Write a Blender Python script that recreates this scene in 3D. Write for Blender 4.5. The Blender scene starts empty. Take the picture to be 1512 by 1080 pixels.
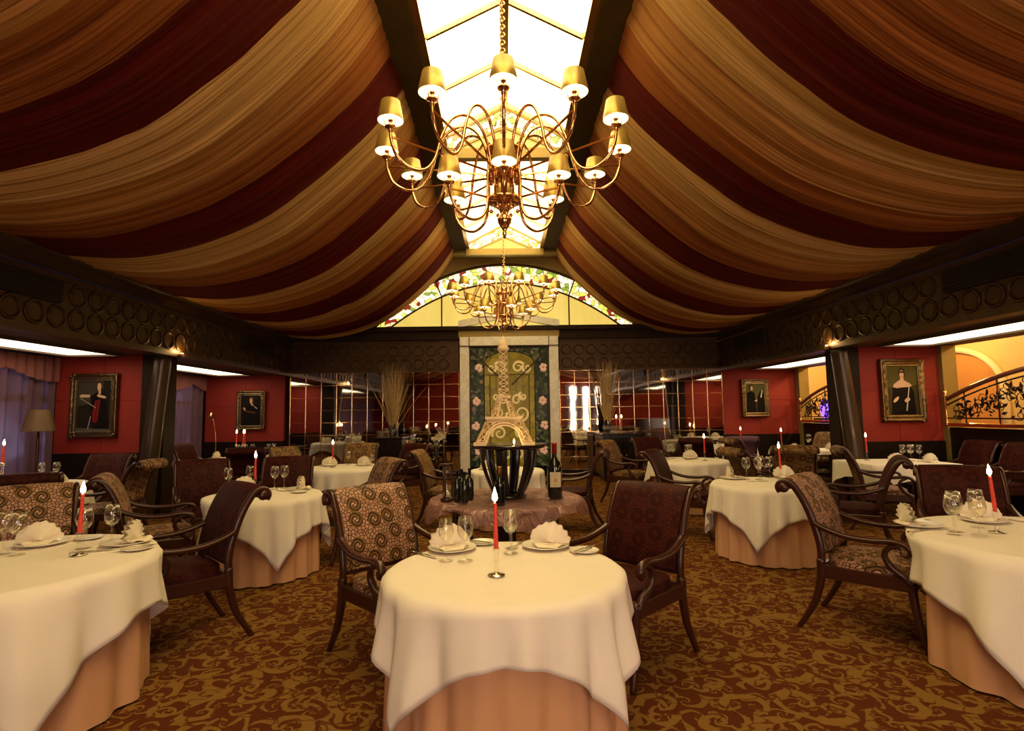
import bpy, math, random
from math import sin, cos, pi, radians, atan2, sqrt, hypot
from mathutils import Matrix, Vector
C = bpy.context.scene.collection
S = bpy.context.scene
R = random.Random(7)

# ------------------------------------------------------------------ camera, world, exposure
cam_d = bpy.data.cameras.new('camera'); cam = bpy.data.objects.new('camera', cam_d); C.objects.link(cam)
cam_d.sensor_fit = 'HORIZONTAL'; cam_d.sensor_width = 36; cam_d.lens = 36*820/1512
cam_d.clip_start = .05; cam_d.clip_end = 100
cam.matrix_world = Matrix.Translation((0, 0, 1.42)) @ Matrix.Rotation(radians(-.8346), 4, 'Z') @ Matrix.Rotation(radians(94.9375), 4, 'X') @ Matrix.Rotation(radians(-.8), 4, 'Z')
S.camera = cam
W = bpy.data.worlds.new('world'); S.world = W; W.use_nodes = True
W.node_tree.nodes['Background'].inputs[0].default_value = (.02, .02, .05, 1)
W.node_tree.nodes['Background'].inputs[1].default_value = .2
S.view_settings.view_transform = 'Standard'; S.view_settings.look = 'None'
S.view_settings.gamma = 1; S.view_settings.use_curve_mapping = False
S.view_settings.exposure = 0.6
S.cycles.max_bounces = 8; S.cycles.diffuse_bounces = 4; S.cycles.glossy_bounces = 4
S.cycles.transmission_bounces = 4; S.cycles.transparent_max_bounces = 24
S.cycles.sample_clamp_indirect = 3; S.cycles.blur_glossy = 1.0
S.cycles.caustics_reflective = False; S.cycles.caustics_refractive = False

E_SKY = 4.4; E_STAIN = 1.15; E_CREAM = .62; E_SLOT = 2.4; E_WIN_FILL = 10.0
P_BULB = 13.0; P_CANDLE = 2.2

# ------------------------------------------------------------------ helpers
def link(o, parent=None):
    C.objects.link(o)
    if parent: o.parent = parent
    return o
def tag(o, label=None, cat=None, group=None, kind=None):
    if label: o['label'] = label
    if cat: o['category'] = cat
    if group: o['group'] = group
    if kind: o['kind'] = kind
    return o
def thing(name, label, cat, loc=(0, 0, 0), rz=0, group=None):
    o = bpy.data.objects.new(name, None); o.empty_display_size = .1
    o.location = loc; o.rotation_euler = (0, 0, rz); link(o)
    return tag(o, label, cat, group)
KIDS = {}
def dup(root, loc=None, rz=None, label=None, group=None):
    def cp(o, par):
        c = o.copy(); C.objects.link(c)
        if par: c.parent = par
        for ch in o.children: cp(ch, c)
        return c
    c = cp(root, None)
    if loc is not None: c.location = loc
    if rz is not None: c.rotation_euler = (0, 0, rz)
    if label: c['label'] = label
    if group: c['group'] = group
    return c
def light(name, parent, loc, power, col=(1, .62, .25), r=.02):
    l = bpy.data.lights.new(name, 'POINT'); l.energy = power; l.color = col; l.shadow_soft_size = r
    o = bpy.data.objects.new(name, l); o.location = loc; return link(o, parent)

class MB:
    def __init__(s): s.v = []; s.f = []; s.m = []; s.uv = {}; s.col = {}; s.flat = set()
    def face(s, idx, mi=0, uv=None, flat=False):
        s.f.append(tuple(idx)); s.m.append(mi)
        if uv: s.uv[len(s.f)-1] = uv
        if flat: s.flat.add(len(s.f)-1)
    def box(s, a, b, mi=0, mat=None):
        x0, y0, z0 = a; x1, y1, z1 = b; k = len(s.v)
        P = [(x0, y0, z0), (x1, y0, z0), (x1, y1, z0), (x0, y1, z0), (x0, y0, z1), (x1, y0, z1), (x1, y1, z1), (x0, y1, z1)]
        if mat: P = [tuple(mat @ Vector(p)) for p in P]
        s.v += P
        for q in ((0, 3, 2, 1), (4, 5, 6, 7), (0, 1, 5, 4), (1, 2, 6, 5), (2, 3, 7, 6), (3, 0, 4, 7)):
            s.face([k+i for i in q], mi, flat=True)
        return s
    def bar(s, p, q, w, h=None, mi=0):
        p = Vector(p); q = Vector(q); d = q-p; L = d.length
        if L < 1e-6: return s
        m = Matrix.Translation(p) @ d.to_track_quat('Z', 'Y').to_matrix().to_4x4(); h = h or w
        return s.box((-w/2, -h/2, 0), (w/2, h/2, L), mi, m)
    def lathe(s, prof, n=24, c=(0, 0, 0), mi=0, mat=None, rip=None):
        k = len(s.v); m = len(prof)
        for (r, z) in prof:
            for i in range(n):
                a = 2*pi*i/n; rr = r*(1 if not rip else rip(a, z))
                p = Vector((c[0]+rr*cos(a), c[1]+rr*sin(a), c[2]+z))
                s.v.append(tuple(mat @ p) if mat else tuple(p))
        for j in range(m-1):
            for i in range(n):
                i2 = (i+1) % n
                s.face((k+j*n+i, k+j*n+i2, k+(j+1)*n+i2, k+(j+1)*n+i), mi)
        if prof[0][0] > 1e-4: s.face([k+i for i in range(n)][::-1], mi, flat=True) if getattr(s, 'cap', True) else None
        if prof[-1][0] > 1e-4: s.face([k+(m-1)*n+i for i in range(n)], mi, flat=True) if getattr(s, 'cap', True) else None
        return s
    def tube(s, pts, r, n=8, mi=0, sx=1., sy=1., up=None, cap=True):
        P = [Vector(p) for p in pts]; k = len(s.v); N = len(P)
        rr = r if isinstance(r, (list, tuple)) else [r]*N
        t0 = (P[1]-P[0]).normalized()
        u = Vector(up) if up else (Vector((0, 0, 1)) if abs(t0.z) < .9 else Vector((1, 0, 0)))
        u = (u - t0*u.dot(t0)).normalized()
        for i in range(N):
            t = (P[min(i+1, N-1)]-P[max(i-1, 0)])
            if t.length < 1e-9: t = t0
            t.normalize(); u2 = u - t*u.dot(t)
            if u2.length > 1e-6: u = u2.normalized()
            w = t.cross(u)
            for j in range(n):
                a = 2*pi*(j+.5)/n
                s.v.append(tuple(P[i] + (u*cos(a)*sx + w*sin(a)*sy)*rr[i]))
        for i in range(N-1):
            for j in range(n):
                j2 = (j+1) % n
                s.face((k+i*n+j, k+i*n+j2, k+(i+1)*n+j2, k+(i+1)*n+j), mi)
        if cap:
            s.face([k+j for j in range(n)][::-1], mi); s.face([k+(N-1)*n+j for j in range(n)], mi)
        return s
    def grid(s, nu, nv, fn, mi=0, uvf=None, closeu=False, flip=False):
        k = len(s.v)
        for j in range(nv+1):
            for i in range(nu if closeu else nu+1): s.v.append(tuple(fn(i/nu, j/nv)))
        w = nu if closeu else nu+1
        for j in range(nv):
            for i in range(nu):
                i2 = (i+1) % w if closeu else i+1
                q = [k+j*w+i, k+j*w+i2, k+(j+1)*w+i2, k+(j+1)*w+i]
                uv = None
                if uvf: uv = [uvf(i/nu, j/nv), uvf((i+1)/nu, j/nv), uvf((i+1)/nu, (j+1)/nv), uvf(i/nu, (j+1)/nv)]
                if flip: q = q[::-1]; uv = uv[::-1] if uv else None
                s.face(q, mi, uv)
        return s
    def poly(s, pts, mi=0, uv=None, col=None):
        k = len(s.v); s.v += [tuple(p) for p in pts]; s.face(range(k, k+len(pts)), mi, uv, True)
        if col: s.col[len(s.f)-1] = col
        return s
    def torus(s, c, R0, r, axis='X', n=20, m=6, mi=0):
        k = len(s.v)
        for i in range(n):
            a = 2*pi*i/n
            for j in range(m):
                b = 2*pi*j/m; q = R0+r*cos(b); h = r*sin(b)
                if axis == 'X': p = (c[0]+h, c[1]+q*cos(a), c[2]+q*sin(a))
                elif axis == 'Y': p = (c[0]+q*cos(a), c[1]+h, c[2]+q*sin(a))
                else: p = (c[0]+q*cos(a), c[1]+q*sin(a), c[2]+h)
                s.v.append(p)
        for i in range(n):
            for j in range(m):
                i2 = (i+1) % n; j2 = (j+1) % m
                s.face((k+i*m+j, k+i*m+j2, k+i2*m+j2, k+i2*m+j), mi)
        return s
    def ball(s, c, r, n=10, m=6, mi=0, sz=1.):
        return s.lathe([(max(r*sin(pi*i/m), 0 if i in (0, m) else 1e-5), -r*cos(pi*i/m)*sz) for i in range(m+1)], n, c, mi)
    def xf(s, m, k=0):
        s.v[k:] = [tuple(m @ Vector(p)) for p in s.v[k:]]; return s
    def build(s, name, mats, parent=None, loc=None, smooth=True, bevel=0):
        me = bpy.data.meshes.new(name); me.from_pydata(s.v, [], s.f)
        for m in (mats if isinstance(mats, (list, tuple)) else [mats]): me.materials.append(m)
        for i, p in enumerate(me.polygons):
            p.material_index = s.m[i]; p.use_smooth = smooth and i not in s.flat
        if s.uv:
            L = me.uv_layers.new(name='UVMap')
            for fi, uv in s.uv.items():
                for li, w in zip(me.polygons[fi].loop_indices, uv): L.data[li].uv = w
        if s.col:
            A = me.color_attributes.new('col', 'FLOAT_COLOR', 'CORNER')
            for fi, c in s.col.items():
                for li in me.polygons[fi].loop_indices: A.data[li].color = (*c, 1)
        me.update()
        o = bpy.data.objects.new(name, me)
        if loc: o.location = loc
        if bevel:
            b = o.modifiers.new('bevel', 'BEVEL'); b.width = bevel; b.segments = 2; b.limit_method = 'ANGLE'
        return link(o, parent)
def spl(pts, n=6):
    P = [Vector(p) for p in pts]; out = []
    for i in range(len(P)-1):
        a = P[max(i-1, 0)]; b = P[i]; c = P[i+1]; d = P[min(i+2, len(P)-1)]
        for k in range(n):
            t = k/n
            out.append(.5*((2*b)+(c-a)*t+(2*a-5*b+4*c-d)*t*t+(3*b-a-3*c+d)*t**3))
    out.append(P[-1]); return out
def lerp(a, b, t): return a+(b-a)*t
def struct(o): o['kind'] = 'structure'; return o

# ------------------------------------------------------------------ materials
class NT:
    def __init__(s, name):
        s.mat = bpy.data.materials.new(name); s.mat.use_nodes = True; s.t = s.mat.node_tree
        s.b = s.t.nodes['Principled BSDF']; s.out = s.t.nodes['Material Output']
    def n(s, typ, ins=None, **pr):
        o = s.t.nodes.new(typ)
        for k, v in pr.items(): setattr(o, k, v)
        for k, v in (ins or {}).items(): s.set(o.inputs[k], v)
        return o
    def set(s, sock, v):
        if hasattr(v, 'outputs'): v = v.outputs[0]
        if isinstance(v, bpy.types.NodeSocket): s.t.links.new(v, sock)
        else:
            if sock.type == 'RGBA' and len(v) == 3: v = (*v, 1)
            sock.default_value = v
    def m(s, op, a, b=0., c=None):
        d = {0: a, 1: b}
        if c is not None: d[2] = c
        return s.n('ShaderNodeMath', d, operation=op).outputs[0]
    def vm(s, op, a, b=(0, 0, 0)):
        return s.n('ShaderNodeVectorMath', {0: a, 1: b}, operation=op)
    def mix(s, f, a, b, blend='MIX'):
        o = s.n('ShaderNodeMix', data_type='RGBA', blend_type=blend)
        s.set(o.inputs[0], f); s.set(o.inputs[6], a); s.set(o.inputs[7], b); return o.outputs[2]
    def ramp(s, f, stops, interp='LINEAR'):
        o = s.n('ShaderNodeValToRGB', {0: f}); o.color_ramp.interpolation = interp; e = o.color_ramp.elements
        while len(e) < len(stops): e.new(.5)
        for x, (p, c) in zip(e, stops): x.position = p; x.color = (*c, 1) if len(c) == 3 else c
        return o.outputs[0]
    def step(s, f, t, w=.01):
        o = s.n('ShaderNodeMapRange', {0: f, 1: t-w, 2: t+w, 3: 0., 4: 1.}); return o.outputs[0]
    def noise(s, vec, scale, detail=2., rough=.5, dist=0.):
        return s.n('ShaderNodeTexNoise', {'Vector': vec, 'Scale': scale, 'Detail': detail, 'Roughness': rough, 'Distortion': dist})
    def bump(s, h, strength=.3, dist=.01):
        s.set(s.b.inputs['Normal'], s.n('ShaderNodeBump', {'Height': h, 'Strength': strength, 'Distance': dist}))
    def P(s, **k):
        nm = dict(col='Base Color', rough='Roughness', metal='Metallic', coat='Coat Weight', sheen='Sheen Weight', ec='Emission Color', es='Emission Strength', spec='Specular IOR Level', trans='Transmission Weight', ior='IOR', sub='Subsurface Weight', alpha='Alpha', crough='Coat Roughness')
        for a, v in k.items(): s.set(s.b.inputs[nm[a]], v)
        return s
    def obj(s): return s.n('ShaderNodeTexCoord').outputs['Object']
    def uvs(s): return s.n('ShaderNodeTexCoord').outputs['UV']
def simple(name, col, rough=.5, metal=0, var=.0, vs=20, **k):
    t = NT(name); t.P(rough=rough, metal=metal, **k)
    if var:
        nz = t.noise(t.obj(), vs, 3)
        t.P(col=t.mix(nz.outputs[0], tuple(c*(1-var) for c in col), tuple(min(1, c*(1+var)) for c in col)))
    else: t.P(col=col)
    return t.mat
def emis(name, col, st):
    t = NT(name); t.P(col=(0, 0, 0), ec=col, es=st, spec=0.); return t.mat

M = {}
M['wood'] = simple('dark_polished_wood', (.042, .011, .005), .32, 0, .4, 9, coat=.15, spec=.35)
M['blackwood'] = simple('black_lacquer_wood', (.010, .006, .005), .25, 0, .3, 6, coat=.3)
M['brass'] = simple('polished_brass', (.80, .52, .22), .18, 1, .12, 8)
M['rosegold'] = simple('rosy_polished_brass', (.85, .50, .26), .14, 1, .1, 9)
M['oldgold'] = simple('antique_gold', (.20, .135, .065), .36, 1, .5, 60)
M['slip'] = simple('gilt_slip', (.62, .50, .30), .35, 1, .2, 30)
M['silver'] = simple('silver', (.75, .70, .62), .15, 1, .05, 30)
M['bronze'] = simple('dark_bronze_panel', (.072, .036, .014), .42, .35, .4, 14, spec=.3)
M['beam'] = simple('dark_brown_beam', (.022, .010, .004), .55, 0, .4, 4, spec=.15)
M['lanternbeam'] = simple('olive_brown_beam', (.050, .027, .005), .6, .0, .3, 4, spec=.05)
M['cornice'] = simple('bronze_cornice', (.11, .065, .028), .35, .5, .3, 5)
M['olive'] = simple('olive_gold_paint', (.30, .21, .055), .45, .3, .2, 5)
M['vent'] = simple('black_grille', (.008, .006, .005), .6, 0, .2, 30)
M['soffit'] = simple('brown_soffit_paint', (.075, .040, .018), .55, 0, .2, 3)
M['china'] = simple('ivory_china', (.86, .80, .68), .22, 0, .03, 20, coat=.3)
M['candle'] = simple('red_candle_wax', (.70, .06, .035), .45, 0, .1, 40, sub=.15)
M['wick'] = simple('charred_wick', (.02, .015, .01), .9)
M['flame'] = emis('candle_flame', (1, .72, .32), 40)
M['bulb'] = emis('lamp_bulb', (1, .80, .45), 22)
M['shade'] = simple('gold_shade_fabric', (.46, .31, .07), .38, .55, .15, 60)
M['lining'] = NT('ivory_lining_glow').P(col=(.95, .86, .62), rough=.6, ec=(1, .78, .42), es=.55).mat  # bulb glow on the lining is put in as emission
M['cream'] = simple('cream_corridor_plaster', (.72, .50, .20), .7, 0, .08, 4)
M['darkglass'] = simple('dark_bottle_glass', (.006, .008, .005), .08, 0, .3, 20, coat=.6)
M['label'] = simple('paper_label', (.74, .62, .40), .7, 0, .1, 30)
M['redfoil'] = simple('red_foil_capsule', (.45, .03, .02), .35, .3, .2, 30)
M['goldfoil'] = simple('gold_foil', (.75, .52, .2), .3, 1, .3, 60)
M['leaf'] = simple('dark_iron_leaf', (.05, .025, .012), .5, .6, .3, 30)
M['twig'] = simple('dry_twig', (.60, .40, .17), .8, 0, .3, 30)
M['iron'] = simple('wrought_iron', (.04, .02, .012), .4, .6, .2, 20)
M['tower'] = simple('pale_painted_tower', (.88, .66, .38), .55, 0, .15, 20)
M['flower'] = simple('pink_petals', (.75, .34, .26), .6, 0, .35, 40)
M['green'] = simple('leaf_green', (.06, .11, .03), .6, 0, .3, 30)
M['rail_hdr'] = simple('mahogany_handrail', (.16, .045, .02), .3, 0, .3, 10, coat=.3)
M['lampshade'] = simple('beige_lamp_shade', (.13, .07, .03), .7, 0, .15, 20)
M['sand'] = simple('pale_sand', (.7, .6, .4), .8, 0, .1, 60)
M['candle_ivory'] = simple('ivory_wax', (.85, .72, .5), .5, 0, .05, 20)

def glassmat(name, tint, refl=1.0, base=.06):
    t = NT(name); tr = t.n('ShaderNodeBsdfTransparent', {0: (*tint, 1)}); gl = t.n('ShaderNodeBsdfGlossy', {0: (1, 1, 1, 1), 1: .03})
    lw = t.n('ShaderNodeLayerWeight', {0: .35})
    f = t.m('MULTIPLY_ADD', t.m('POWER', lw.outputs['Facing'], 2.2), .75*refl, base)
    mx = t.n('ShaderNodeMixShader', {0: f, 1: tr, 2: gl}); t.t.links.new(mx.outputs[0], t.out.inputs[0]); return t.mat
M['glass'] = glassmat('clear_glass', (.97, .96, .92))
t = NT('mirror_tile'); t.P(col=(.62, .58, .52), metal=1., rough=.03); nz = t.noise(t.obj(), 2.2, 2); t.bump(nz.outputs[0], .04, .02); M['mirror'] = t.mat

# carpet: scrolls curling in every cell, with thin stems
t = NT('scroll_carpet'); o = t.obj()
def scroll(scale, seed, k1, k2):
    nz = t.noise(t.vm('ADD', o, (seed, seed*2, 0)).outputs[0], scale*.9, 2)
    p = t.vm('ADD', o, t.vm('SCALE', t.vm('SUBTRACT', nz.outputs['Color'], (.5, .5, .5))).outputs[0]).outputs[0]
    sc = t.t.nodes[-1]
    vo = t.n('ShaderNodeTexVoronoi', {'Vector': p, 'Scale': scale}, voronoi_dimensions='2D')
    d = t.vm('SUBTRACT', t.vm('SCALE', p).outputs[0], vo.outputs['Position'])
    return p, vo, d
def scroll_layer(scale, seed, arms, tight, off):
    nz = t.noise(t.vm('ADD', o, (seed, seed*2., 0)).outputs[0], scale*1.1, 1.)
    w = t.vm('SCALE', t.vm('SUBTRACT', nz.outputs['Color'], (.5, .5, .5)).outputs[0]); w.inputs['Scale'].default_value = .42/scale
    p = t.vm('ADD', o, w.outputs[0]).outputs[0]
    vo = t.n('ShaderNodeTexVoronoi', {'Vector': p, 'Scale': scale, 'Randomness': .9}, voronoi_dimensions='2D')
    d = t.vm('SUBTRACT', p, vo.outputs['Position']).outputs[0]
    sx = t.n('ShaderNodeSeparateXYZ', {0: d}); rc = t.n('ShaderNodeSeparateColor', {0: vo.outputs['Color']})
    sgn = t.m('SUBTRACT', t.m('MULTIPLY', t.m('GREATER_THAN', rc.outputs[0], .5), 2.), 1.)
    ang = t.m('MULTIPLY', t.m('ARCTAN2', sx.outputs[1], sx.outputs[0]), sgn)
    r = t.m('MAXIMUM', t.vm('LENGTH', d).outputs['Value'], .004)
    ph = t.m('ADD', t.m('MULTIPLY', ang, arms), t.m('MULTIPLY', t.m('LOGARITHM', t.m('MULTIPLY', r, scale), 2.718), tight))
    ph = t.m('ADD', ph, t.m('MULTIPLY', rc.outputs[1], 6.28))
    return t.m('ADD', t.m('SINE', ph), off)
l1 = scroll_layer(4.3, 3.1, 1., 3.6, 0.)
l2 = scroll_layer(7.2, 8.7, 2., 4.2, 0.)
a1 = t.step(l1, .50, .08); a2 = t.step(l2, .62, .10)
msk = t.m('MAXIMUM', a1, t.m('MULTIPLY', a2, .9))
cut = t.step(t.m('ABSOLUTE', t.m('SUBTRACT', t.noise(o, 7., 2.).outputs[0], .5)), .018, .006)
msk = t.m('MULTIPLY', msk, t.m('MULTIPLY_ADD', cut, .85, .15))
fz = t.noise(o, 260., 2.)
colr = t.mix(msk, (.092, .025, .008), (.215, .112, .026))
colr = t.mix(.35, colr, t.mix(fz.outputs[0], (0, 0, 0), (1, 1, 1)), 'OVERLAY')
t.P(col=colr, rough=.95, sheen=0., spec=.05); t.bump(fz.outputs[0], .4, .004); M['carpet'] = t.mat

# striped drape: colour follows the width of cloth sewn on, crease shade painted over it (UV v = metres along the room)
t = NT('striped_drape'); uv = t.n('ShaderNodeSeparateXYZ', {0: t.uvs()})
nz = t.noise(t.uvs(), 1.3, 2.)
yv = t.m('ADD', uv.outputs[1], t.m('MULTIPLY', t.m('SUBTRACT', nz.outputs[0], .5), .10))
fr = t.m('FRACT', t.m('DIVIDE', t.m('ADD', yv, 20-3.72+.38), 2.0))
c = t.ramp(fr, [(0, (.085, .005, .003)), (.29, (.53, .305, .100)), (.51, (.43, .195, .052)), (.76, (.29, .090, .017))], 'CONSTANT')
st = t.noise(t.n('ShaderNodeMapping', {0: t.uvs(), 3: (.25, 14., 1.)}), 1., 3.)
st2 = t.noise(t.n('ShaderNodeMapping', {0: t.uvs(), 3: (.35, 36., 1.)}), 1., 2.)
c = t.mix(t.m('MULTIPLY', t.step(st.outputs[0], .58, .05), .42), c, (.12, .024, .006)); c = t.mix(t.m('MULTIPLY', t.step(st2.outputs[0], .62, .04), .35), c, (.10, .02, .005))  # dark streaks paint the shade of creases into the cloth colour
st = t.n('ShaderNodeMath', {0: st.outputs[0], 1: st2.outputs[0]}, operation='ADD')
t.P(col=c, rough=.85, sheen=0., spec=.1); t.bump(st.outputs[0], .8, .035); M['drape'] = t.mat

def cloth(name, col, s=30):
    t = NT(name); w = t.n('ShaderNodeTexWave', {'Vector': t.obj(), 'Scale': 300., 'Distortion': 1.}); nz = t.noise(t.obj(), s, 3)
    t.P(col=t.mix(nz.outputs[0], tuple(c*.93 for c in col), col), rough=.85, sheen=.0, spec=.15); t.bump(nz.outputs[0], .12, .01); return t.mat
M['cloth'] = cloth('ivory_table_linen', (.90, .82, .70), 9)
M['skirt'] = cloth('peach_table_linen', (.66, .36, .19), 12)
M['napkin'] = cloth('ivory_napkin_linen', (.88, .78, .60), 40)
M['purple'] = cloth('mauve_chair_cover', (.20, .10, .16), 30)
M['organza'] = None

def rosefabric(name, tile, tile2, rose, line, sp=.25):
    t = NT(name); u = t.uvs()
    v1 = t.n('ShaderNodeTexVoronoi', {'Vector': u, 'Scale': 8.2, 'Randomness': .55}, voronoi_dimensions='2D')
    dv = t.vm('SUBTRACT', u, v1.outputs['Position']).outputs[0]
    sx = t.n('ShaderNodeSeparateXYZ', {0: dv}); r = t.vm('LENGTH', dv).outputs['Value']
    ang = t.m('ARCTAN2', sx.outputs[1], sx.outputs[0])
    inr = t.m('SUBTRACT', 1., t.step(r, .047, .003))
    ph = t.m('ADD', t.m('MULTIPLY', r, 300.), t.m('MULTIPLY', ang, 2.))
    ph = t.m('ADD', ph, t.m('MULTIPLY', t.m('SINE', t.m('MULTIPLY', ang, 4.)), .55))
    rl = t.step(t.m('SINE', ph), .25, .3)
    core = t.m('SUBTRACT', 1., t.step(r, .016, .002))
    rcol = t.mix(core, rose, tile); rcol = t.mix(rl, rcol, line)
    v2 = t.n('ShaderNodeTexVoronoi', {'Vector': u, 'Scale': 46.}, voronoi_dimensions='2D', feature='DISTANCE_TO_EDGE')
    v3 = t.n('ShaderNodeTexVoronoi', {'Vector': u, 'Scale': 46.}, voronoi_dimensions='2D')
    tc = t.mix(t.n('ShaderNodeSeparateColor', {0: v3.outputs['Color']}).outputs[0], tile, tile2)
    tcol = t.mix(t.step(v2.outputs[0], .10, .03), line, tc)
    col = t.mix(inr, tcol, rcol)
    t.P(col=col, rough=.6, sheen=.0, spec=sp); t.bump(v2.outputs[0], .15, .004); return t.mat
M['rose'] = rosefabric('rose_mosaic_fabric', (.52, .30, .19), (.36, .19, .11), (.17, .095, .025), (.030, .008, .005))
M['maroon'] = rosefabric('maroon_rose_fabric', (.070, .013, .009), (.050, .010, .006), (.032, .006, .004), (.026, .005, .004), .10)
M['olivefab'] = rosefabric('gold_rose_fabric', (.40, .23, .08), (.24, .12, .04), (.16, .08, .02), (.04, .012, .006))

def redwall():
    t = NT('red_upholstered_wall'); nz = t.noise(t.obj(), 90., 2.); n2 = t.noise(t.obj(), 1.2, 2.)
    t.P(col=t.mix(n2.outputs[0], (.22, .010, .003), (.33, .017, .003)), rough=.7, sheen=0.); t.bump(nz.outputs[0], .25, .005); return t.mat
M['redwall'] = redwall()
M['wainscot'] = simple('black_wainscot', (.012, .006, .003), .4, 0, .3, 5, spec=.2)
M['column'] = simple('brown_satin_column', (.075, .048, .03), .28, .5, .2, 4)
t = NT('white_marble'); nz = t.noise(t.obj(), 2.4, 6., .6, 1.5)
t.P(col=t.ramp(nz.outputs[0], [(.40, (.92, .87, .74)), (.49, (.80, .76, .62)), (.53, (.93, .89, .77))]), rough=.2); M['marble'] = t.mat

def stained(name, stops, scale, st, lead=.03, vine=True, tilt=None):
    t = NT(name); u = t.uvs()
    nz = t.noise(u, 3., 2.); w = t.vm('SCALE', t.vm('SUBTRACT', nz.outputs['Color'], (.5, .5, .5)).outputs[0]); w.inputs['Scale'].default_value = .25
    p = t.vm('ADD', u, w.outputs[0]).outputs[0]
    vo = t.n('ShaderNodeTexVoronoi', {'Vector': p, 'Scale': scale}, voronoi_dimensions='2D')
    ve = t.n('ShaderNodeTexVoronoi', {'Vector': p, 'Scale': scale}, voronoi_dimensions='2D', feature='DISTANCE_TO_EDGE')
    f = t.n('ShaderNodeSeparateColor', {0: vo.outputs['Color']}).outputs[0]
    c = t.ramp(f, stops, 'CONSTANT'); n2 = t.noise(u, 6., 3.)
    c = t.mix(.35, c, t.ramp(n2.outputs[0], [(.3, (.5, .5, .5)), (.7, (1, 1, 1))]), 'MULTIPLY')
    c = t.mix(t.step(ve.outputs[0], lead, lead*.5), (.03, .015, .006), c)
    t.P(col=t.mix(.68, c, (0, 0, 0)), ec=c, es=st, rough=.25, spec=.2); return t.mat
M['vine'] = stained('vine_stained_glass', [(0, (1.0, .86, .42)), (.30, (1.5, 1.3, .9)), (.55, (.60, .60, .10)), (.72, (.22, .30, .04)), (.84, (.25, .02, .012)), (.93, (.95, .55, .25))], 10., E_STAIN, .045)
M['vine2'] = stained('roof_stained_glass', [(0, (.95, .85, .40)), (.40, (1, .95, .7)), (.60, (.70, .68, .16)), (.75, (.36, .40, .08)), (.88, (.75, .30, .10))], 13., 1.5, .05)
M['panelgreen'] = stained('green_stained_glass', [(0, (.050, .058, .014)), (.35, (.10, .105, .030)), (.6, (.022, .030, .010)), (.84, (.20, .18, .07)), (.95, (.42, .22, .10))], 15., .20, .03)
M['amberscroll'] = NT('amber_scroll_glass').P(col=(.4, .25, .08), ec=(.62, .40, .13), es=.42, rough=.2).mat
M['roseglass'] = NT('rose_glass').P(col=(.4, .2, .1), ec=(.60, .30, .16), es=.4, rough=.2).mat
M['panelgold'] = stained('gold_stained_glass', [(0, (.40, .255, .018)), (.5, (.48, .30, .028)), (.8, (.33, .20, .015))], 4., .24, .012)
M['panelamber'] = stained('amber_stained_glass', [(0, (.50, .30, .08)), (.5, (.60, .38, .13)), (.75, (.36, .21, .06))], 6., .34, .02)
M['lead'] = simple('lead_came', (.04, .022, .012), .45, .5, .2, 20)
M['pane'] = emis('bright_roof_glass', (1, .74, .32), E_SKY)
t = NT('cream_backlit_glass'); nz = t.noise(t.n('ShaderNodeMapping', {0: t.obj(), 3: (3., 1., .6)}), 1.5, 4., .6, .6)
c = t.mix(nz.outputs[0], (.78, .50, .07), (1, .76, .20)); t.P(col=(.2, .15, .05), ec=c, es=E_CREAM, rough=.2); M['creamglass'] = t.mat
M['slot'] = emis('cove_light_diffuser', (1, .80, .52), E_SLOT)
M['win_fill'] = emis('sheer_window_and_fill', (1, .76, .60), E_WIN_FILL)
t = NT('night_window'); nz = t.noise(t.obj(), 1.3, 2.)
c = t.ramp(nz.outputs[0], [(.35, (.05, .035, .08)), (.55, (.12, .09, .22)), (.70, (.5, .45, .8))]); t.P(col=(.02, .02, .04), ec=c, es=.28, rough=.1); M['night'] = t.mat
def sheer(name, col, a):
    t = NT(name); tr = t.n('ShaderNodeBsdfTransparent'); df = t.n('ShaderNodeBsdfTranslucent', {0: (*col, 1)}); d2 = t.n('ShaderNodeBsdfDiffuse', {0: (*col, 1)})
    m1 = t.n('ShaderNodeMixShader', {0: .5, 1: df, 2: d2}); m2 = t.n('ShaderNodeMixShader', {0: a, 1: tr, 2: m1})
    if 'organza' in name:
        nz = t.noise(t.obj(), 7., 3., .6, 2.); b = t.n('ShaderNodeBump', {'Height': nz.outputs[0], 'Strength': 1., 'Distance': .06}); gl = t.n('ShaderNodeBsdfGlossy', {0: (.8, .6, .55, 1), 1: .35})
        for q in (df, d2, gl): t.t.links.new(b.outputs[0], q.inputs['Normal'])
        m3 = t.n('ShaderNodeMixShader', {0: .18, 1: m2, 2: gl}); m2 = m3
    t.t.links.new(m2.outputs[0], t.out.inputs[0]); return t.mat
M['sheer'] = sheer('mauve_sheer', (.40, .22, .24), .66)
M['organza'] = sheer('mauve_organza', (.58, .30, .28), .72)
M['valance'] = cloth('dusky_valance', (.28, .10, .08), 30)
t = NT('oil_paint'); a = t.n('ShaderNodeVertexColor', layer_name='col'); nz = t.noise(t.obj(), 40., 3.)
t.P(col=t.mix(.3, a.outputs[0], t.mix(nz.outputs[0], (.6, .6, .6), (1, 1, 1)), 'MULTIPLY'), rough=.6, spec=.08); M['paint'] = t.mat
M['violet'] = emis('violet_glow', (.20, .08, 1.), 2.5)

# ------------------------------------------------------------------ setting
YB = 12.6; YF = -3.6; XC = .05; XS = 4.88; XW = 6.7; ZF = 2.38; ZD = 3.2
struct(MB().box((-8, YF, -.1), (10.5, 17, 0)).build('floor', M['carpet']))
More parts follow.
